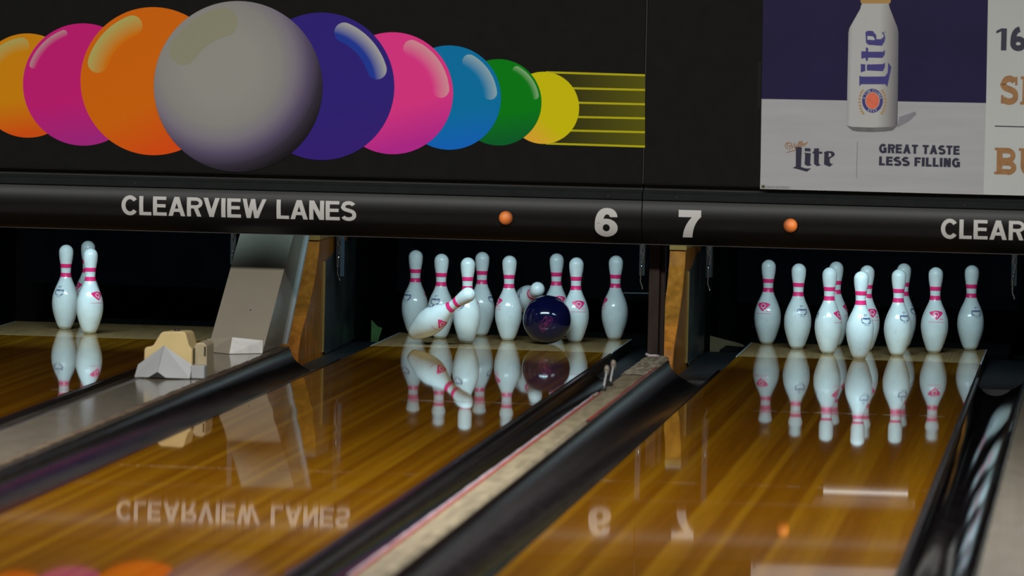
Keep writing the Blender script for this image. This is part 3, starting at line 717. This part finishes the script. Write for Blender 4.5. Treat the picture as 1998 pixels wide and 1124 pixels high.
def printed_ball(cx, cy, r, layer, material, colour, glint=None):
    c = at(cx, cy, 1, YP-layer*0.0005); e = at(cx+r, cy, 1, YP); R_ = (e-at(cx, cy, 1, YP)).length
    b = MB(); N = 96; pts = [(math.cos(2*PI*k/N), 0, math.sin(2*PI*k/N)) for k in range(N)]
    b.face(pts)
    o = b.build('printed_ball', material, PA, 'flat printed '+colour+' ball', fix=False); face_front(o)
    o.location = (c.x-PA.location.x, c.y-PA.location.y, c.z-PA.location.z); o.scale = (R_, R_, R_)
    if glint:
        a0, a1, ri, ro, gm = glint
        g = MB(); n = 24; P = []
        outer = [(ro*math.cos(math.radians(a0+(a1-a0)*k/n)), ro*math.sin(math.radians(a0+(a1-a0)*k/n))) for k in range(n+1)]
        rm, rw = (ri+ro)/2, (ro-ri)/2
        ce = (rm*math.cos(math.radians(a1)), rm*math.sin(math.radians(a1))); cs = (rm*math.cos(math.radians(a0)), rm*math.sin(math.radians(a0)))
        cap1 = [(ce[0]+rw*math.cos(math.radians(a1+180*k/10)), ce[1]+rw*math.sin(math.radians(a1+180*k/10))) for k in range(1, 10)]
        inner = [(ri*math.cos(math.radians(a1-(a1-a0)*k/n)), ri*math.sin(math.radians(a1-(a1-a0)*k/n))) for k in range(n+1)]
        cap0 = [(cs[0]+rw*math.cos(math.radians(a0+180+180*k/10)), cs[1]+rw*math.sin(math.radians(a0+180+180*k/10))) for k in range(1, 10)]
        g.face([(x, -0.0009/R_*0.25, z) for x, z in outer+cap1+inner+cap0])
        go = g.build('printed_glint', gm, o, 'pale printed glint', fix=False); face_front(go)
    return o
def bm_(n, b_, l_, sh=None): return ball_material('print_'+n, px(*b_, K), px(*l_, K), 1, sh)
def gm_(n, o_, i_, ri, ro): return glint_material('glint_'+n, px(*o_, K), px(*i_, K), ri, ro)
printed_ball(54, 167, 100, 1, bm_('amber', (195, 125, 5), (205, 78, 12)), 'amber', (100, 150, .62, .93, gm_('amber', (165, 160, 90), (194, 127, 5), .66, .93)))
printed_ball(162, 165, 117.5, 2, bm_('magenta', (186, 26, 112), (160, 35, 125)), 'magenta', (112, 160, .83, .95, gm_('magenta', (178, 130, 140), (187, 30, 113), .83, .94)))
printed_ball(299, 158.5, 142.5, 3, bm_('orange', (200, 98, 4), (208, 72, 14), (0.5, -1)), 'orange', (112, 163, .66, .94, gm_('orange', (168, 162, 90), (200, 112, 3), .68, .92)))
printed_ball(1060, 210.5, 70, 2, bm_('yellow', (190, 180, 2), (225, 160, 45), (-0.8, -1)), 'yellow')
printed_ball(973, 199.7, 83.7, 3, bm_('green', (0, 118, 14), (2, 92, 38)), 'green', (12, 62, .76, .95, gm_('green', (120, 165, 115), (3, 120, 17), .80, .94)))
printed_ball(876.5, 190.5, 101, 4, bm_('blue', (0, 110, 160), (10, 98, 185)), 'sky blue', (8, 62, .66, .93, gm_('blue', (135, 165, 175), (14, 114, 163), .68, .93)))
printed_ball(766, 182, 118, 5, bm_('pink', (212, 52, 130), (175, 38, 140), (0.3, -1)), 'pink', (6, 68, .66, .94, gm_('pink', (205, 140, 150), (213, 60, 134), .68, .93)))
printed_ball(627, 168.5, 142.5, 6, bm_('violet', (44, 31, 118), (50, 28, 116)), 'violet', (18, 68, .66, .93, gm_('violet', (165, 165, 160), (30, 54, 148), .74, .93)))
printed_ball(464.5, 169, 165, 7, white_ball_material(), 'white', (104, 148, .60, .94, mat('print_pale_glint', px(133, 132, 112, K), 0.5, spec=0.08)))
# speed lines
yl = [(141, 147), (171, 175.5), (199, 203.5), (227, 231), (253.6, 258), (280, 286)]
ol = PA.location
def local(p): return [(a-ol.x, c-ol.z) for a, c in p]
M_SPEED = mat('print_yellow_line', px(165, 158, 22, K), 0.5, spec=0.08)
def olive_material():
    M = bpy.data.materials.new('print_olive_fade'); M.use_nodes = True; nt = M.node_tree; b_ = nt.nodes['Principled BSDF']
    b_.inputs['Roughness'].default_value = 0.5; b_.inputs['Specular IOR Level'].default_value = 0.08
    g = nt.nodes.new('ShaderNodeNewGeometry'); s = nt.nodes.new('ShaderNodeSeparateXYZ'); nt.links.new(g.outputs['Position'], s.inputs[0])
    mr = nt.nodes.new('ShaderNodeMapRange'); mr.inputs[1].default_value = -1.25; mr.inputs[2].default_value = -0.86
    nt.links.new(s.outputs['X'], mr.inputs[0])
    mx = nt.nodes.new('ShaderNodeMix'); mx.data_type = 'RGBA'; mx.inputs[6].default_value = px(34, 34, 14, K); mx.inputs[7].default_value = px(82, 80, 12, K)
    nt.links.new(mr.outputs[0], mx.inputs[0]); nt.links.new(mx.outputs[2], b_.inputs['Base Color'])
    return M
o = flat([local([PX(1065, 141), PX(1258.5, 147), PX(1258.5, 286), PX(1065, 280)])], -0.0004, 'printed_speed_field', olive_material(), PA, 'olive printed band behind the yellow ball')
for a, c in yl:
    flat([local([PX(1065, a-2), PX(1258.5, c-2), PX(1258.5, c+2), PX(1065, a+2)])], -0.0008, 'printed_speed_line', M_SPEED, PA, 'thin yellow printed speed line')

# ------------------------------------------------------------------ poster
pl = at(1483, 368, 1, YP-0.004)
t = thing('poster', 'beer poster with white bottle on purple, taped to the right panel', 'poster', (pl.x, YP-0.0016, pl.z))
PO = t.location.copy()
def PP(u, v):
    p = at(u, v, 1, PO.y); return (p.x-PO.x, p.z-PO.z)
def poly(pts, layer, name, material, label=None): return flat([[PP(u, v) for u, v in pts]], -0.0004*layer, name, material, t, label)
M_PGREY = mat('print_poster_grey', px(150, 152, 154, K), 0.45, noise=0.05, nscale=3, stretch=(1, 1, 9), spec=0.1)
M_PWHITE = mat('print_poster_white', px(166, 170, 168, K), 0.45, noise=0.04, nscale=2, spec=0.1)
M_PURP = mat('print_purple', px(31, 27, 60, K), 0.45, noise=0.15, nscale=2.5, spec=0.1)
M_NAVY = mat('print_navy', px(23, 21, 45, K), 0.4); M_NAVY2 = mat('print_royal', px(42, 36, 108, K), 0.4)
M_COPPER = mat('print_copper', px(134, 96, 54, K), 0.4, noise=0.15, nscale=40); M_GOLD = mat('print_gold', px(150, 116, 54, K), 0.4)
M_BOTR = mat('print_bottle_rim', px(92, 92, 95, K), 0.4, noise=0.35, nscale=12, stretch=(1, 1, .1)); M_ORNG = mat('print_orange_seal', px(196, 92, 62, K), 0.4, noise=0.1, nscale=60)
M_SHADE = mat('print_soft_grey', px(112, 112, 118, K), 0.4, noise=0.1, nscale=8)
# sheet (grey half continues beyond the frame to the right), with real paper thickness
tl = PP(1490, -120)[1]
b = MB(); xR = 1.60
b.box(0.0, xR, -0.0004, 0.0012, -0.001, tl); b.build('sheet', M_PWHITE, t, 'white paper sheet')
poly([(1483.5, 367.5), (1919, 378.5), (1924, 195), (1486, 193)], 2, 'printed_table', M_PGREY, 'pale grey printed table top')
poly([(1486, 193), (1924, 201), (1930, -118), (1491, -118)], 3, 'printed_backdrop', M_PURP, 'dark purple printed backdrop')
def Z5(u, v): return (1620+u/4.1625, v/4.1625)
def Z4(u, v): return (1480+u/4.541, 250+v/4.541)
def bottle_material():
    M = bpy.data.materials.new('print_bottle'); M.use_nodes = True; nt = M.node_tree; b_ = nt.nodes['Principled BSDF']
    b_.inputs['Roughness'].default_value = 0.4
    tc = nt.nodes.new('ShaderNodeTexCoord'); s = nt.nodes.new('ShaderNodeSeparateXYZ'); nt.links.new(tc.outputs['Object'], s.inputs[0])
    x0 = PP(1652, 120)[0]; x1 = PP(1753, 120)[0]
    mr = nt.nodes.new('ShaderNodeMapRange'); mr.inputs[1].default_value = x0; mr.inputs[2].default_value = x1
    nt.links.new(s.outputs['X'], mr.inputs[0])
    r = nt.nodes.new('ShaderNodeValToRGB'); e = r.color_ramp.elements; nt.links.new(mr.outputs[0], r.inputs[0])
    e[0].color = px(128, 130, 132, K); e[0].position = 0.0; e[1].color = px(78, 78, 84, K); e[1].position = 1.0
    for p_, c_ in ((.10, px(158, 160, 160, K)), (.62, px(160, 161, 158, K)), (.84, px(126, 126, 126, K))): e.new(p_).color = c_
    nt.links.new(r.outputs[0], b_.inputs['Base Color']); return M
poly([Z5(545, 1035), Z5(640, 985), Z5(700, 930), Z5(690, 905), Z5(560, 950)], 4, 'printed_shadow', M_SHADE, 'soft grey printed bottle shade')
bt = [(262, 24), (474, 24), (482, 62), (545, 222), (554, 262), (551, 640), (546, 1018), (508, 1058), (440, 1068), (340, 1072), (230, 1068), (180, 1060), (133, 1020), (140, 640), (148, 262), (156, 228), (244, 72), (250, 45)]
poly([Z5(*p_) for p_ in bt], 5, 'printed_bottle', bottle_material(), 'white printed bottle')
poly([Z5(*p_) for p_ in [(133, 1020), (180, 1030), (340, 1036), (500, 1030), (546, 1018), (508, 1058), (440, 1068), (340, 1072), (230, 1068), (180, 1060)]], 6, 'printed_bottle_rim', M_BOTR, 'grey printed bottle rim')
poly([Z5(*p_) for p_ in [(255, -230), (490, -230), (492, 8), (486, 28), (250, 28), (246, 8)]], 6, 'printed_bottle_cap', M_GOLD, 'gold printed bottle cap')
lite = [[(236, 614), (254, 622), (446, 621), (468, 588), (470, 508), (497, 543), (463, 707), (447, 684), (252, 684), (236, 702)],
        [(297, 524), (430, 520), (443, 507), (445, 542), (428, 578), (297, 572)], [(248, 519), (285, 523), (285, 575), (248, 589)],
        [(252, 416), (288, 418), (290, 384), (308, 390), (308, 420), (430, 420), (443, 402), (444, 442), (424, 470), (308, 468), (304, 497), (288, 490), (288, 470), (252, 477)],
        [(286, 262), (300, 250), (345, 251), (374, 286), (374, 318), (412, 318), (438, 296), (418, 262), (432, 262), (448, 300), (440, 340), (420, 372), (310, 364), (290, 346)]]
for p_ in lite: poly([Z5(*q_) for q_ in p_], 7, 'printed_letter', M_NAVY2, 'royal blue letter printed sideways on the bottle')
poly([Z5(*p_) for p_ in [(302, 292), (348, 296), (362, 318), (356, 326), (302, 322)]], 8, 'printed_letter_eye', MATS.get('print_poster_white'), 'white eye of the printed letter')
def ell(cx, cy, rx, ry, n=40): return [(cx+rx*math.cos(2*PI*k/n), cy+ry*math.sin(2*PI*k/n)) for k in range(n)]
poly([Z5(*p_) for p_ in ell(343, 818, 84, 98)], 7, 'printed_seal', M_NAVY2, 'blue printed oval seal')
poly([Z5(*p_) for p_ in ell(343, 818, 59, 71)], 8, 'printed_seal_ring', M_PWHITE, 'thin white printed ring')
poly([Z5(*p_) for p_ in ell(343, 818, 55, 67)], 9, 'printed_seal_centre', M_ORNG, 'orange printed seal centre')
leaves = []
for s in (-1, 1):
    for k in range(9):
        a = math.radians(-58+k*14); cx_, cy_ = 343+s*104*math.cos(a*0.75), 818-118*math.sin(a)*0.95+8
        for dx in (-9, 9):
            an = math.radians(90-s*35*(1 if dx*s > 0 else -1)); ca, sa = math.cos(an), math.sin(an)
            leaves.append([PP(*Z5(cx_+dx*.55+u*ca-v*sa, cy_+u*sa+v*ca)) for u, v in ell(0, 0, 12, 4.5, 8)])
flat(leaves, -0.0004*7, 'printed_wreath', M_GOLD, t, 'gold printed wheat wreath')
def arc_text(s, cx, cy, rx, ry, a0, a1, hgt, up, layer, name, material, conv, lab):
    out_ = []; n = len(s)
    for i, ch in enumerate(s):
        if ch == ' ': continue
        a = math.radians(a0+(a1-a0)*i/(n-1)); bx, by = cx+rx*math.cos(a), cy-ry*math.sin(a)
        rot = (a-PI/2) if up else (a+PI/2)
        ps, adv = glyph(ch, .2); c, s_ = math.cos(rot), math.sin(rot)
        for p_ in ps:
            out_.append([conv(bx+((u-adv/2)*c-(v-.5)*s_)*hgt, by-((u-adv/2)*s_+(v-.5)*c)*hgt) for u, v in p_])
    return flat(out_, -0.0004*layer, name, material, t, lab)
arc_text('A FINE PILSNER', 343, 818, 71, 84, 165, 15, 15, True, 9, 'printed_text', M_PWHITE, lambda u, v: PP(*Z5(u, v)), 'small white words curving round the seal')
arc_text('BEER', 343, 818, 71, 84, 245, 295, 15, False, 9, 'printed_text', M_PWHITE, lambda u, v: PP(*Z5(u, v)), 'small white word under the seal')
poly([Z5(*p_) for p_ in ell(444, 262, 7, 8, 14)], 7, 'printed_mark', M_SHADE)
# logo and slogan on the grey area
logo = [[(316, 160), (384, 170), (377, 344), (420, 357), (468, 357), (428, 386), (303, 352), (330, 338), (331, 190)],
        [(410, 176), (461, 180), (461, 207), (410, 205)], [(406, 218), (463, 222), (458, 316), (471, 327), (438, 337), (408, 322), (413, 236)],
        [(492, 181), (536, 178), (536, 206), (568, 210), (562, 229), (536, 226), (534, 314), (553, 327), (520, 338), (491, 318), (492, 226), (477, 223), (482, 206), (492, 206)],
        [(580, 212), (608, 203), (655, 205), (676, 225), (671, 246), (632, 270), (630, 300), (645, 317), (663, 317), (630, 343), (580, 322), (583, 236)]]
for p_ in logo: poly([Z4(*q_) for q_ in p_], 4, 'printed_letter', M_NAVY, 'navy blackletter letter of the poster logo')
poly([Z4(*p_) for p_ in [(622, 220), (640, 224), (646, 238), (640, 248), (622, 258)]], 5, 'printed_letter_eye', M_PGREY)
scr = [[(284, 150), (268, 164), (256, 160), (254, 142), (268, 130), (288, 132), (272, 128), (248, 132), (236, 150), (242, 172), (262, 186)],
       [(272, 194), (292, 136), (296, 178), (322, 134), (322, 176), (332, 172)], [(343, 142), (336, 168), (346, 168)], [(348, 166), (370, 122), (358, 120), (352, 160), (362, 164)],
       [(364, 164), (388, 120), (376, 118), (370, 158), (380, 162)], [(382, 150), (402, 142), (396, 134), (384, 146), (388, 160), (404, 156)], [(408, 158), (414, 134), (420, 140), (436, 122)],
       [(250, 216), (290, 204), (330, 194)]]
sp = []
for s in scr:
    for p_ in stroke(s, 6.5): sp.append([PP(*Z4(*q_)) for q_ in p_])
flat(sp, -0.0004*5, 'printed_script', M_COPPER, t, 'copper script word over the navy logo')
poly([(1672.4, 276), (1673.6, 276), (1671.9, 348), (1670.6, 348)], 4, 'printed_rule', M_SHADE, 'thin grey vertical rule')
def slogan(s, ul, ur, vb, vt, material, weight=.2, gap=.13, slab=False, lab=None):
    a = PP(ul, vb); c = PP(ul, vt); e = PP(ur, vb); hg = c[1]-a[1]
    if hg < 0.012:
        flat(text_polys(s, a[0], e[0], a[1], hg, weight, gap, slab), -0.0004*4, 'printed_text', material, t, lab); return
    advs = [glyph(ch, weight)[1] for ch in s]; k = (e[0]-a[0])/(sum(advs)+gap*(len(s)-1)); x = a[0]
    for ch, ad in zip(s, advs):
        if ch != ' ': flat([[(x+u*k, a[1]+v*hg) for u, v in p] for p in glyph(ch, weight, slab)[0]], -0.0004*4, 'printed_letter', material, t, lab)
        x += (ad+gap)*k
slogan('GREAT TASTE', 1715, 1872.5, 298.4, 280.6, M_NAVY, .28, .10, False, 'navy printed slogan, upper line')
slogan('LESS FILLING', 1715, 1873.5, 322.7, 305.0, M_NAVY, .28, .10, False, 'navy printed slogan, lower line')
slogan('CELEBRATE RESPONSIBLY', 1489, 1542, 367.0, 362.5, M_SHADE, .2, .15, False, 'tiny grey line of print')
poly([(1486, 361), (1492, 361), (1492, 367), (1486, 367)], 5, 'printed_mark', mat('print_olive_dot', px(60, 62, 10, K), .5))
slogan('16', 1943, 2002, 98, 55, M_NAVY, .26, .18, False, 'navy printed number')
slogan('SI', 1952, 2006, 203, 148, M_COPPER, .24, .2, True, 'copper slab letters')
slogan('BU', 1944, 2024, 340, 288, M_COPPER, .24, .24, True, 'copper slab letters at the foot')
poly([(1941, 245), (2060, 248), (2060, 250), (1941, 247)], 4, 'printed_rule', M_NAVY, 'navy horizontal rule')
tape_m = mat('clear_tape', (0.012, 0.012, 0.012), 0.2)
poly([(1479, 120), (1486, 121), (1484, 212), (1477, 211)], 1, 'tape', tape_m, 'strip of glossy tape on the poster edge')

# ------------------------------------------------------------------ pins
IN = 0.0254
PROF = [(0.0, 0.98), (0.03, 1.015), (0.75, 1.414), (1.5, 1.70), (2.25, 1.953), (3.375, 2.255), (4.5, 2.383), (5.875, 2.282), (7.25, 1.852), (8.625, 1.236), (9.375, 0.983), (10.0, 0.899), (10.875, 0.935), (11.75, 1.047), (12.625, 1.203), (13.5, 1.2735), (13.727, 1.273)]
def pin_r(zin):
    P = PROF
    if zin >= 13.727: return math.sqrt(max(0.0, 1.273**2-(zin-13.727)**2))
    if zin <= P[0][0]: return P[0][1]
    for i in range(len(P)-1):
        if P[i][0] <= zin <= P[i+1][0]: break
    z0, r0 = P[i]; z1, r1 = P[i+1]
    def slope(k):
        k0, k1 = max(1, k-1), min(len(P)-1, k+1)
        return (P[k1][1]-P[k0][1])/(P[k1][0]-P[k0][0]) if k1 > k0 else 0.5
    h_ = z1-z0; u = (zin-z0)/h_; m0, m1 = slope(i)*h_, slope(i+1)*h_
    return (2*u**3-3*u*u+1)*r0+(u**3-2*u*u+u)*m0+(-2*u**3+3*u*u)*r1+(u**3-u*u)*m1
def dec_map(u, z, lift=0.0004):
    """u metres round the belly, z metres up -> point on the pin, azimuth measured from -y towards +x"""
    r = pin_r(z/IN)*IN+lift; a = u/(1.85*IN)
    return (r*math.sin(a), -r*math.cos(a), z)
def build_pin_meshes():
    D = {}
    b = MB(); zs = [0.22+13.4*k/46 for k in range(47)]+[13.62+1.379*math.sin(PI/2*k/12) for k in range(1, 12)]+[14.997]
    b.lathe([(0.0002, .215*IN)]+[(pin_r(z)*IN, z*IN) for z in zs]+[(0.0002, 15*IN)], 48); D['body'] = b.mesh('body', M_PIN)
    b = MB(); b.lathe([(0.0002, 0.0), (0.96*IN, 0), (1.00*IN, .02*IN), (pin_r(.1)*IN-.0003, .1*IN), (pin_r(.215)*IN-.0003, .212*IN), (0.0002, .213*IN)], 40); D['base_ring'] = b.mesh('base_ring', M_PINB)
    for nm, (z0, z1) in (('a', (10.90, 11.62)), ('b', (9.27, 10.02))):
        zz = [z0+(z1-z0)*k/8 for k in range(9)]
        b = MB(); b.lathe([(pin_r(z0)*IN-.0005, z0*IN)]+[(pin_r(z)*IN+.0004, z*IN) for z in zz]+[(pin_r(z1)*IN-.0005, z1*IN)], 48); D['band_'+nm] = b.mesh('neck_band', M_PINK)
    # crown crest
    b = MB(); rows = []
    for k in range(13):
        f = k/12; z = .150+.037*f
        wd = .031*min(1.0, f/0.80) if f <= .80 else .031*(1-((f-.8)/.2)**2*.35)
        rows.append([dec_map(wd*(j/4-1), z+(.003*(1-(j/4-1)**2) if f > .8 else 0)*(f-.8)/.2) for j in range(9)])
    b.grid(rows, True)
    for ln in (.1385, .1405):
        b.grid([[dec_map(-.029+.058*j/10, ln+d) for j in range(11)] for d in (0, .0008)], True)
    for p_ in stroke([(.010, .150), (.016, .156), (.018, .149), (.024, .155), (.026, .150)], .0015): b.face([dec_map(*q_) for q_ in p_])
    D['emblem'] = b.mesh('printed_emblem', M_PINK, fix=False)
    b = MB()
    for p_ in ring(0, .174, .0105, .0105, .0078, .0078, 24): b.face([dec_map(u, z, .0008) for u, z in p_])
    for p_ in stroke([(-.001, .169), (.002, .164), (.003, .158)], .0022): b.face([dec_map(u, z, .0008) for u, z in p_])
    D['emblem_letter'] = b.mesh('printed_emblem_letter', M_PIN, fix=False)
    b = MB()
    st = [(.0058*(1 if k % 2 == 0 else .42)*math.sin(PI*k/5), .192+.0058*(1 if k % 2 == 0 else .42)*math.cos(PI*k/5)) for k in range(11)]
    for p_ in stroke([(u-.003, z) for u, z in st], .0012)+stroke([(.004, .195), (.009, .195)], .0014)+stroke([(.0065, .195), (.0065, .188)], .0014): b.face([dec_map(*q_) for q_ in p_])
    for p_ in text_polys('APPROVED', -.022, .022, .1730, .0078, .34, .10): b.face([dec_map(*q_) for q_ in p_])
    s = 'PLASTIC COATED'
    for i, ch in enumerate(s):
        if ch == ' ': continue
        a = math.radians(188+(352-188)*i/(len(s)-1)); cx_, cz_ = .0205*math.cos(a), .1725+.0185*math.sin(a)
        ps, adv = glyph(ch, .28); c, s_ = math.cos(a+PI/2), math.sin(a+PI/2)
        for p_ in ps: b.face([dec_map(cx_+((u-adv/2)*c-(v-.5)*s_)*.0058, cz_+((u-adv/2)*s_+(v-.5)*c)*.0058) for u, v in p_])
    b.grid([[dec_map(-.010+.020*j/6, .1465+d) for j in range(7)] for d in (0, .0011)], True)
    D['stamp'] = b.mesh('printed_stamp', M_BLUE, fix=False)
    b = MB()
    for k in range(26):
        u, z = random.uniform(-.17, .17), random.choice((random.uniform(.03, .14), random.uniform(.22, .27), random.uniform(.345, .372)))
        l_ = random.uniform(.001, .006); an = random.uniform(0, PI)
        for p_ in stroke([(u, z), (u+l_*math.cos(an), z+l_*math.sin(an))], .0009): b.face([dec_map(*q_) for q_ in p_])
    D['scuff'] = b.mesh('scuff_marks', M_SCUFF, fix=False)
    for k in ('emblem', 'emblem_letter', 'stamp', 'scuff'):
        bm = bmesh.new(); bm.from_mesh(D[k]); bm.normal_update()
        rv = [f for f in bm.faces if f.normal.dot(Vector((f.calc_center_median().x, f.calc_center_median().y, 0))) < 0]
        if rv: bmesh.ops.reverse_faces(bm, faces=rv)
        bm.to_mesh(D[k]); bm.free()
    return D
PD = build_pin_meshes()
def pin(x, y, red, label, group, z=0.0):
    t = thing('bowling_pin', label, 'bowling pin', (x, y, z), group)
    t.rotation_euler = (0, 0, math.radians(red+5))
    link('body', PD['body'], t); link('base_ring', PD['base_ring'], t)['label'] = 'dull base ring'
    for k in ('band_a', 'band_b'): link('neck_band', PD[k], t)['label'] = 'bright pink neck band'
    e = link('printed_emblem', PD['emblem'], t); e['label'] = 'pink printed crest'
    link('printed_emblem_letter', PD['emblem_letter'], e)
    s = link('printed_stamp', PD['stamp'], t); s['label'] = 'blue printed round stamp'; s.rotation_euler = (0, 0, math.radians(-150))
    k = link('scuff_marks', PD['scuff'], t); k.rotation_euler = (0, 0, random.uniform(0, 6.28))
    return t
A = 0.3048; D_ = 0.26397; ZP = 0.0006
G7, G6, G5 = 'ten pins of the full rack', 'ten pins of the middle lane', 'three pins of the left lane'
rack7 = {7: (-25, 'back left corner pin of the full rack, pink crest turned left'),
         4: (170, 'full rack pin second from the left, blue stamp facing front'),
         2: (60, 'full rack pin just left of the head pin, crest cut by its right edge'),
         1: (178, 'foremost head pin of the full rack'),
         5: (30, 'full rack pin half hidden just behind the head pin, pink crest showing'),
         8: (78, 'rear pin of the full rack half hidden behind the pin left of the head pin'),
         3: (183, 'full rack pin just right of the head pin, blue stamp to the right'),
         9: (215, 'rear pin of the full rack half hidden behind the pin right of the head pin'),
         6: (5, 'full rack pin second from the right, pink crest facing straight front'),
         10: (176, 'back right corner pin of the full rack, in bluish shade')}
POS = {7: (-1.5*A, 3*D_), 8: (-.5*A, 3*D_), 9: (.5*A, 3*D_), 10: (1.5*A, 3*D_), 4: (-A, 2*D_), 5: (0, 2*D_), 6: (A, 2*D_), 2: (-.5*A, D_), 3: (.5*A, D_), 1: (0, 0)}
for n, (r, lab) in rack7.items(): pin(L7+POS[n][0], POS[n][1], r, lab, G7, ZP)
rack6 = {7: (105, (L6-1.5*A, 3*D_), 'standing pin at the far left of the middle lane'),
         4: (123, (L6-A, 2*D_), 'middle lane pin standing just behind the tilted pin'),
         2: (110, (L6-.5*A, D_), 'middle lane pin whose neck is crossed by the tilted pin head'),
         8: (215, (L6-.5*A, 3*D_), 'shaded middle lane pin at the back, right of the tilted pin head'),
         5: (-70, (-1.604, 2*D_), 'middle lane pin standing left of the pin toppling over the ball'),
         9: (22, (-1.424, 0.837), 'middle lane pin standing directly behind the ball'),
         6: (18, (L6+A, 2*D_), 'middle lane pin touching the right side of the ball, pink crest forward'),
         10: (-80, (L6+1.5*A, 3*D_), 'middle lane pin standing alone at the far right')}
for n, (r, (x, y), lab) in rack6.items(): pin(x, y, r, lab, G6, ZP)
pin(-3.605, 0.42, 123, 'left lane pin standing at the left, blue stamp in front', G5, ZP)
pin(-3.442, 0.162, 48, 'foremost left lane pin with pink crest at its right edge', G5, ZP)
pin(-3.585, 0.825, -60, 'dark shaded left lane pin hidden behind the foremost one', G5, ZP)
from mathutils import Quaternion
def pose(t, base, head, mark, want):
    """stand the pin's axis along base -> head, then spin it so that a printed mark (local azimuth) faces want"""
    b0, h0 = Vector(base), Vector(head); ax = (h0-b0).normalized()
    qn = ax.to_track_quat('Z', 'X'); t.rotation_mode = 'QUATERNION'; best = None
    a = math.radians(mark); d = Vector((math.sin(a), -math.cos(a), 0))
    for k in range(72):
        q_ = qn @ Quaternion((0, 0, 1), math.radians(5*k)); sc = (q_ @ d).dot(Vector(want))
        if best is None or sc > best[0]: best = (sc, q_)
    t.rotation_quaternion = best[1]; t.location = b0
def seen(u, v, y): return at(u, v, 1, y)
b0 = seen(803.5, 652.5, 0.09); h0 = seen(931.0, 562.5, -0.06)
t1 = pin(0, 0, 0, 'flying pin tilted steeply with its head to the upper right', G6)
pose(t1, b0, h0, 0, (0.5, -0.62, -0.6))
bel = seen(1029, 584, 0.665); hd = seen(1050, 563, 0.435); dv = (hd-bel).normalized()
t2 = pin(0, 0, 0, 'pin toppling towards the camera above the ball, head on', G6)
pose(t2, bel-dv*0.114, bel, -150, (-0.85, -0.3, 0.35))

# ------------------------------------------------------------------ ball
BR = 0.1085
bc = at(1067.5, 623.7, 2, BR)
t = thing('bowling_ball', 'dark navy blue bowling ball with red emblem, striking the middle lane pins', 'bowling ball', (bc.x, bc.y, 0.0004))
b = MB(); b.lathe([(max(0.0002, BR*math.sin(PI*k/48)), BR-BR*math.cos(PI*k/48)) for k in range(49)], 64); b.build('ball_shell', M_BALL, t)
cdir = (Vector((CX, CY, CZ))-Vector((bc.x, bc.y, BR))).normalized()
rx = Vector((0, 0, 1)).cross(cdir).normalized(); uz = cdir.cross(rx)
def on_ball(u, v, lift=0.0005):
    p = rx*u+uz*v; k = math.sqrt(max(0.0, 1-p.length_squared)); d = (p+cdir*k)*(BR+lift)
    return (d.x, d.y, d.z+BR)
def bl(x, y): return ((x-445)/433.0, (600-y)/433.0)
strokes = [[(430, 530), (380, 600), (335, 670), (300, 730), (340, 790), (390, 830)], [(430, 530), (450, 570), (500, 540), (545, 570), (540, 620), (505, 690), (440, 760), (400, 820)],
           [(410, 600), (440, 560), (430, 620), (395, 660), (360, 700)], [(470, 570), (440, 640), (500, 590), (470, 660), (520, 610)], [(330, 720), (380, 680), (430, 660), (400, 720), (350, 760)],
           [(370, 800), (420, 720), (480, 690)], [(320, 740), (370, 760), (430, 740), (400, 790)], [(450, 620), (400, 690), (470, 650), (420, 720)], [(360, 640), (400, 560), (420, 545)], [(500, 560), (520, 600), (480, 640)], [(345, 700), (330, 750), (375, 790), (395, 760)]]
b = MB()
for s in strokes:
    s2 = []
    for i in range(len(s)-1):
        for k in range(3): s2.append((s[i][0]+(s[i+1][0]-s[i][0])*k/3, s[i][1]+(s[i+1][1]-s[i][1])*k/3))
    s2.append(s[-1])
    for p_ in stroke([bl(*q_) for q_ in s2], .0085): b.face([on_ball(*q_) for q_ in p_])
o = b.build('printed_emblem', M_BALLP, t, 'crimson line drawn emblem', fix=False)
bm = bmesh.new(); bm.from_mesh(o.data); bm.normal_update()
rv = [f for f in bm.faces if f.normal.dot(cdir) < 0]
if rv: bmesh.ops.reverse_faces(bm, faces=rv)
bm.to_mesh(o.data); bm.free()
